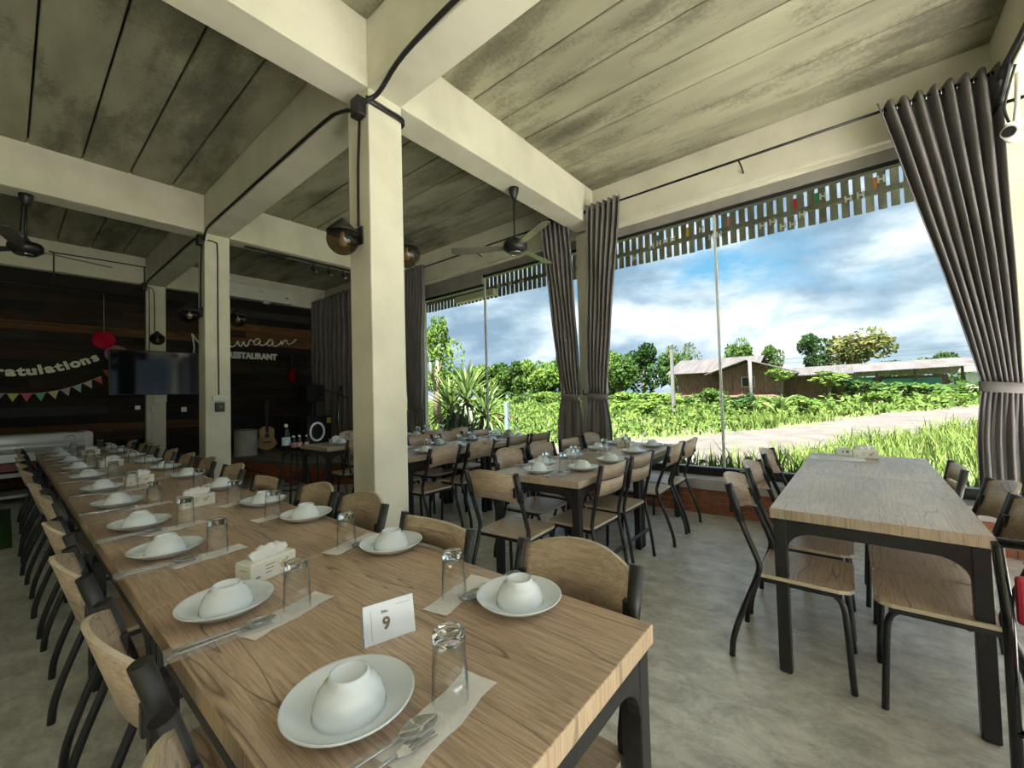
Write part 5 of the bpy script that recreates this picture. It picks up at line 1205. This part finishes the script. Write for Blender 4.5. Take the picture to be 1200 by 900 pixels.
# banner letters on a string
cream = material('cream_card', (0.85, 0.85, 0.68), (0.8, 0.8, 0.62), rough=0.8)
bn_ = empty('letter_banner', (0.2, 9.64, 1.9), 0, 'cream card letter banner spelling congratulations on the timber wall', 'banner')
LET = 'Congratulations'
def bz(x): return 1.845 + 0.30 * max(0, (x - 0.0)) ** 1.9 + 0.02 * max(0, -x) + (0.25 * max(0, -x - 0.45) ** 1.9)
pos = []; x = 0.985
for ch in reversed(LET):
    wd = {'i': 0.072, 'l': 0.072, 't': 0.09, 'C': 0.15}.get(ch, 0.112)
    pos.append((ch, x - wd / 2)); x -= wd
LMm = {}
for ch, xx in pos:
    if ch not in LMm:
        me = text_mesh(ch, 0.19, 0.004, 0.009); me.materials.clear(); me.materials.append(cream); LMm[ch] = me
    sl = (bz(xx + 0.03) - bz(xx - 0.03)) / 0.06
    put('letter', LMm[ch], bn_, (xx - 0.2, 0, bz(xx) + 0.02 - 1.9), (PI / 2, -math.atan(sl), 0), (1.15, 1, 1))
part('string', lambda b: tube(b, [(x_ - 0.2, 0.012, bz(x_) + 0.03 - 1.9) for x_ in [-0.75 + 0.1 * k_ for k_ in range(18)]], 0.003, 4), cream, bn_)
def fz(x): return 1.58 + 0.42 * max(0, x - 0.25) ** 1.75 + 0.3 * max(0, -0.05 - x) ** 1.7 - 0.04 * math.cos(min(1, abs(x - 0.25)) * PI / 2)
fl = empty('flag_bunting', (0.2, 9.63, 1.6), 0, 'pastel triangle flag bunting strung below the letter banner', 'bunting')
FC = [(0.5, 0.12, 0.10), (0.5, 0.42, 0.36), (0.30, 0.44, 0.38), (0.42, 0.30, 0.36), (0.50, 0.46, 0.22), (0.12, 0.42, 0.28), (0.55, 0.10, 0.14), (0.52, 0.50, 0.12), (0.34, 0.28, 0.42), (0.5, 0.36, 0.28), (0.3, 0.44, 0.38), (0.42, 0.3, 0.36)]
x = 0.96
for i, c_ in enumerate(FC):
    sl = math.atan((fz(x) - fz(x - 0.1)) / 0.1)
    part('flag', lambda b: prism(b, [(-0.058, 0), (0.058, 0), (0, -0.125)], -0.001, 0.001, lambda p: Vector((p.x, p.z, p.y))), material('flag_%d' % i, c_, tuple(min(1, v * 1.25) for v in c_), scale=60, rough=0.9, lo=0.55, hi=0.6), fl, (x - 0.2, 0, fz(x) - 1.6), (0, -sl, 0))
    x -= 0.135 * math.cos(sl)
part('string', lambda b: tube(b, [(x_ - 0.2, 0.004, fz(x_) - 1.6) for x_ in [-0.7 + 0.1 * k_ for k_ in range(18)]], 0.003, 4), cream, fl)
tag(part('flag', lambda b: prism(b, [(-0.03, 0), (0.05, 0.0), (0.03, -0.13)], -0.001, 0.001, lambda p: Vector((p.x, p.z, p.y))), bpy.data.materials['flag_0'], None, (1.06, 9.69, 1.93)), 'last dark red bunting flag beside the screen edge', 'flag')
# long white low cabinet at the far left
wc = empty('white_freezer_chest', (-0.4, 9.1, 0), 0, 'long white appliance with a glossy front ridge and red band at the far left end', 'freezer')
wp = material('white_enamel', (0.72, 0.74, 0.74), (0.66, 0.68, 0.68), rough=0.18, scale=2)
part('body', lambda b: (rbox(b, -1.3, 1.23, -0.30, 0.35, 0.70, 0.95, 0.05, 4), prism(b, [(-0.30, 0.84), (-0.36, 0.80), (-0.36, 0.77), (-0.30, 0.72)], -1.28, 1.15, lambda p: Vector((p.z, p.x, p.y)))), wp, wc)
part('end_cap', lambda b: rbox(b, 1.10, 1.24, -0.305, 0.355, 0.69, 0.955, 0.05, 4), acw, wc)
part('lower_panel', lambda b: rbox(b, -1.3, 0.9, -0.25, 0.3, 0.58, 0.70, 0.01), wp, wc)
part('red_band', lambda b: rbox(b, -1.3, 0.85, -0.24, 0.3, 0.46, 0.57, 0.01), material('dull_red', (0.22, 0.03, 0.03), rough=0.4), wc)
part('shelf', lambda b: (rbox(b, -1.3, 0.85, -0.26, 0.3, 0.38, 0.44, 0.01), rbox(b, -1.3, 0.85, -0.26, 0.3, 0.10, 0.14, 0.01)), wp, wc)
for x in (-1.25, 0.75): part('leg', lambda b: rbox(b, x, x + 0.06, -0.2, 0.25, 0, 0.60, 0.01), M['black'], wc)
part('grip_slot', lambda b: rbox(b, -0.27, -0.03, -0.304, -0.298, 0.875, 0.892, 0.002), M['black'], wc)
part('control_mark', lambda b: tube(b, [(1.0 + 0.05 * math.cos(PI * k_ / 12), -0.303, 0.86 + 0.045 * math.sin(PI * k_ / 12)) for k_ in range(13)], 0.004, 5), M['black'], wc)
tag(part('green_mat', lambda b: rbox(b, -1.4, 0.05, 6.2, 8.6, 0.0, 0.008, 0.003), material('green_turf', (0.04, 0.12, 0.02), (0.02, 0.07, 0.01), scale=60, rough=0.95)), 'dark green mat on the floor at the far left', 'mat')
pp = empty('potted_plant', (1.32, 9.25, 0), 0, 'bushy dark green potted plant below the screen', 'plant')
part('pot', lambda b: lathe(b, [(0, 0), (0.11, 0), (0.14, 0.25), (0.15, 0.26), (0.13, 0.26), (0.12, 0.22), (0, 0.22)], 20), material('dark_pot', (0.06, 0.05, 0.045)), pp)
plf = mesh('leaf', strap_leaf(0.42, 0.035, 0.9, 1.3), LM['dark'])
for i in range(16): put('leaf', plf, pp, (0, 0, 0.42), (0, -R.uniform(0.0, 0.7), i * 2.4))
part('stem', lambda b: tube(b, [(0, 0, 0.2), (0, 0, 0.46)], 0.015, 6), bark, pp)

# ================================================================ stage
SP = [(1.95, 9.70), (2.10, 9.45), (2.40, 9.10), (2.62, 8.70), (2.68, 8.2), (2.78, 7.5), (2.92, 6.9), (3.15, 6.35), (3.50, 5.98), (3.95, 5.80), (4.70, 5.75), (4.70, 9.70)]
stg = struct('stage_platform', lambda b: prism(b, SP, 0.28, 0.335), material('worn_stage_top', (0.20, 0.17, 0.14), (0.10, 0.085, 0.07), scale=4, rough=0.5, detail=8))
part('mortar_core', lambda b: prism(b, [(x + (0.02 if i < 11 else 0), min(y, 9.69)) for i, (x, y) in enumerate(SP)], 0.0, 0.28), M['mortar'], stg)
bk2 = mesh('brick', lambda b: rbox(b, 0.005, 0.205, -0.014, 0.02, 0.003, 0.060, 0.002, 1), M['brick'])
for r_ in range(4):
    d = 0.1 * (r_ % 2)
    for (xa, ya), (xb, yb) in zip(SP[1:10], SP[2:11]):
        ln = math.hypot(xb - xa, yb - ya); a = math.atan2(yb - ya, xb - xa); n_ = max(1, round(ln / 0.21))
        for k_ in range(n_):
            t_ = k_ / n_
            put('brick', bk2, stg, (xa + (xb - xa) * t_, ya + (yb - ya) * t_, 0.01 + 0.067 * r_), (0, 0, a), (ln / n_ / 0.21, 1, 1))
SZ = 0.336
tb_ = empty('white_drum', (2.83, 8.72, SZ), 0, 'dented pale metal drum at the front edge of the stage', 'drum')
part('barrel', lambda b: lathe(b, [(0, 0), (0.185, 0), (0.19, 0.02), (0.185, 0.04), (0.187, 0.45), (0.193, 0.465), (0.19, 0.48), (0.18, 0.48), (0.175, 0.02), (0, 0.02)], 32), material('stained_cream_tin', (0.55, 0.54, 0.48), (0.40, 0.39, 0.34), scale=5, rough=0.5), tb_)
part('rim', lambda b: tube(b, [(0.19 * math.cos(2 * PI * k_ / 28), 0.19 * math.sin(2 * PI * k_ / 28), 0.475) for k_ in range(28)], 0.008, 6, closed=True), M['black'], tb_)
# acoustic guitar
gt = empty('acoustic_guitar', (3.38, 9.30, SZ), -0.12, 'pale acoustic guitar standing against the timber wall', 'guitar')
gw = material('spruce_top', (0.62, 0.40, 0.17), (0.50, 0.31, 0.12), scale=6, stretch=(20, 1, 1), rough=0.3)
def gbody(b):
    pts = []
    for k_ in range(36):
        a = 2 * PI * k_ / 36; z = 0.25 - 0.24 * math.cos(a)
        t_ = z / 0.49
        w_ = (0.185 * (max(0.0, math.sin(PI * min(t_ / 0.62, 1))) ** 0.6) if t_ < 0.31 else (0.185 - 0.06 * math.sin(PI / 2 * min(1, (t_ - 0.31) / 0.3)) if t_ < 0.61 else 0.125 + 0.012 * math.sin(PI * (t_ - 0.61) / 0.3))) * (1 if t_ < 0.85 else max(0.1, max(0.0, math.cos(min(1, (t_ - 0.85) / 0.15) * PI / 2)) ** 0.5))
        pts.append((math.copysign(max(w_, 0.005), math.sin(a)) if abs(math.sin(a)) > 1e-6 else 0, z))
    prism(b, pts, -0.09, 0.0, lambda p: Vector((p.x, p.z, p.y)))
part('body', gbody, gw, gt)
part('sound_hole', lambda b: tube(b, [(0, -0.0905, 0.30), (0, -0.092, 0.30)], 0.048, 20), M['black'], gt)
part('bridge', lambda b: rbox(b, -0.075, 0.075, -0.10, -0.09, 0.155, 0.18, 0.003), M['black'], gt)
part('neck', lambda b: rbox(b, -0.027, 0.027, -0.105, -0.07, 0.36, 0.86, 0.004), material('dark_neck', (0.05, 0.03, 0.02)), gt)
hd = part('headstock', lambda b: rbox(b, -0.038, 0.038, -0.095, -0.07, 0.86, 1.02, 0.006), material('dark_head', (0.04, 0.025, 0.02)), gt)
for z in (0.89, 0.94, 0.99):
    for s_ in (-1, 1): part('tuning_peg', lambda b: tube(b, [(s_ * 0.035, -0.082, z), (s_ * 0.06, -0.082, z)], 0.007, 6), M['steel'], hd)
# small red guitar hung on the wall
rg = empty('red_guitar', (4.03, 9.64, 1.93), 0.3, 'small red guitar body hanging on the dark timber wall', 'guitar')
part('body', lambda b: prism(b, [(-0.02, -0.16), (0.07, -0.15), (0.10, -0.07), (0.06, 0.0), (0.10, 0.10), (0.07, 0.16), (0.03, 0.08), (-0.03, 0.08), (-0.06, 0.02), (-0.05, -0.06), (-0.09, -0.12)], -0.02, 0.02, lambda p: Vector((p.x, p.z, p.y))), material('dark_red_gloss', (0.30, 0.012, 0.01), rough=0.25), rg)
part('neck', lambda b: rbox(b, -0.02, 0.02, -0.03, -0.01, 0.08, 0.45, 0.004), M['black'], rg)
# speakers and instruments
spk = material('black_cabinet', (0.02, 0.02, 0.02), rough=0.6, scale=40, bump=0.2)
s1 = empty('amplifier', (4.05, 8.55, SZ), 0.0, 'black guitar amplifier with a yellow label on the stage', 'speaker')
part('cabinet', lambda b: rbox(b, -0.25, 0.25, -0.16, 0.16, 0, 0.66, 0.015), spk, s1); part('grille', lambda b: rbox(b, -0.22, 0.22, -0.17, -0.16, 0.03, 0.50, 0.005), M['black'], s1)
part('label', lambda b: bx(b, 0.15, 0.23, -0.172, -0.165, 0.52, 0.63), material('yellow_label', (0.75, 0.6, 0.03)), s1); part('control_strip', lambda b: rbox(b, -0.22, 0.10, -0.168, -0.158, 0.54, 0.60, 0.004), M['rubber'], s1)
s2 = empty('loudspeaker', (4.33, 9.2, 1.30), 0.0, 'black loudspeaker raised on a pole below the red guitar', 'speaker')
part('cabinet', lambda b: rbox(b, -0.24, 0.24, -0.17, 0.17, 0, 0.36, 0.02), spk, s2); part('badge', lambda b: bx(b, 0.0, 0.10, -0.174, -0.17, 0.15, 0.18), M['steel'], s2); part('pole', lambda b: tube(b, [(0, 0, -0.96), (0, 0, 0.0)], 0.018), M['black'], s2)
kb = empty('stool', (3.78, 9.15, SZ), 0.0, 'black stool frame beside the guitar on the stage', 'stool')
part('frame', lambda b: (tube(b, [(-0.16, -0.16, 0), (-0.14, -0.14, 0.66), (0.14, -0.14, 0.66), (0.16, -0.16, 0)], 0.012, 6), tube(b, [(-0.16, 0.16, 0), (-0.14, 0.14, 0.66), (0.14, 0.14, 0.66), (0.16, 0.16, 0)], 0.012, 6)), M['black'], kb); part('seat', lambda b: rbox(b, -0.15, 0.15, -0.15, 0.15, 0.66, 0.69, 0.01), M['black'], kb)
mc = empty('microphone_stand', (4.30, 8.10, SZ), 0, 'black microphone stand with boom in front of the closed curtain', 'microphone stand')
part('pole', lambda b: tube(b, [(0, 0, 0.02), (0, 0, 1.10)], 0.012), M['steel'], mc); part('boom', lambda b: tube(b, [(-0.35, 0.0, 1.22), (0.0, 0, 1.10), (0.30, 0, 0.98)], 0.009), M['black'], mc)
part('microphone', lambda b: lathe(b, [(0, 0), (0.012, 0), (0.016, 0.12), (0.026, 0.13), (0.026, 0.17), (0, 0.185)], 12), M['black'], mc, (0.02, 0, 1.10), (0.4, 0, 0))
for k_ in range(3): part('leg', lambda b: tube(b, [(0, 0, 0.12), (0.28 * math.cos(k_ * 2.09), 0.28 * math.sin(k_ * 2.09), 0.012)], 0.01, 6), M['black'], mc)
# black high stools and bottles in front of the small table
def high_stool(x, y, label, h=0.66, back=False):
    e_ = empty('bar_stool', (x, y, 0), 0.15, label, 'stool', None)
    part('seat', lambda b: lathe(b, [(0, h), (0.165, h), (0.17, h + 0.012), (0.16, h + 0.02), (0, h + 0.02)], 24), M['black'], e_)
    for k_ in range(4):
        a = PI / 4 + k_ * PI / 2; part('leg', lambda b: tube(b, [(0.12 * math.cos(a), 0.12 * math.sin(a), h), (0.23 * math.cos(a), 0.23 * math.sin(a), 0)], 0.012, 8), M['black'], e_)
    part('foot_ring', lambda b: tube(b, [(0.20 * math.cos(2 * PI * k_ / 24), 0.20 * math.sin(2 * PI * k_ / 24), 0.20) for k_ in range(24)], 0.010, 6, closed=True), M['black'], e_)
    if back: part('backrest', lambda b: tube(b, smooth_path([(-0.16, 0.10, h), (-0.17, 0.14, h + 0.18), (-0.10, 0.17, h + 0.26), (0.10, 0.17, h + 0.26), (0.17, 0.14, h + 0.18), (0.16, 0.10, h)]), 0.012, 8), M['black'], e_)
high_stool(2.38, 5.62, 'tall black metal stool carrying the bottles in front of the stage')
high_stool(2.72, 4.45, 'black metal stool with a round back beside the near column', 0.45, True)
lbl = {'blue': material('blue_white_label', (0.25, 0.55, 0.68), (0.7, 0.75, 0.78), scale=30, rough=0.5), 'red': material('red_white_label', (0.6, 0.08, 0.10), (0.75, 0.7, 0.7), scale=30, rough=0.5)}
bot = thin_glass('clear_plastic', (0.82, 0.88, 0.90), 1.4, (0.5, 0.58, 0.62), 0.1)
def bottle(x, y, z, s_, lab, col):
    e_ = empty('water_bottle', (x, y, z), 0, lab, 'bottle', 'water bottles on the tall stool')
    part('body', lambda b: lathe(b, [(0, 0), (0.032 * s_, 0), (0.034 * s_, 0.01), (0.034 * s_, 0.15 * s_), (0.014 * s_, 0.20 * s_), (0.013 * s_, 0.215 * s_)], 16), bot, e_)
    part('label', lambda b: lathe(b, [(0.0346 * s_, 0.05 * s_), (0.0346 * s_, 0.12 * s_)], 16), lbl[col], e_); part('cap', lambda b: lathe(b, [(0, 0.235 * s_), (0.014 * s_, 0.235 * s_), (0.015 * s_, 0.21 * s_)], 12), M['white'], e_)
bottle(2.27, 5.60, 0.682, 1.45, 'tall clear water bottle with a blue label on the tall stool', 'blue')
for i, (dx, dy, lb) in enumerate([(0, 0, 'left'), (0.075, 0.01, 'middle'), (0.15, -0.01, 'right')]): bottle(2.34 + dx, 5.53 + dy, 0.682, 0.8, 'small red-labelled water bottle, %s one of the front row on the stool' % lb, 'red')
for i, (dx, dy, lb) in enumerate([(0.02, 0.08, 'left'), (0.10, 0.09, 'right')]): bottle(2.34 + dx, 5.53 + dy, 0.682, 0.8, 'small red-labelled water bottle, %s one of the back row on the stool' % lb, 'red')
rl = empty('ring_light', (2.60, 5.45, 0.76), 0.35, 'white ring lamp on a small stand at the stool beside the small table', 'ring light')
part('ring', lambda b: tube(b, [(0.115 * math.cos(2 * PI * k_ / 36), 0, 0.145 + 0.115 * math.sin(2 * PI * k_ / 36)) for k_ in range(36)], 0.013, 10, closed=True), material('white_diffuser', (0.72, 0.74, 0.85), rough=0.3), rl)
part('stand', lambda b: (tube(b, [(0, 0, -0.75), (0, 0, 0.03)], 0.01), lathe(b, [(0, -0.76), (0.12, -0.76), (0.12, -0.745), (0, -0.74)], 20)), M['black'], rl)
# wall dropped cord and curtain tie cord in the far bay
print('objects', len(bpy.data.objects), 'tris', sum(len(o.data.polygons) * 2 for o in bpy.data.objects if o.type == 'MESH'))
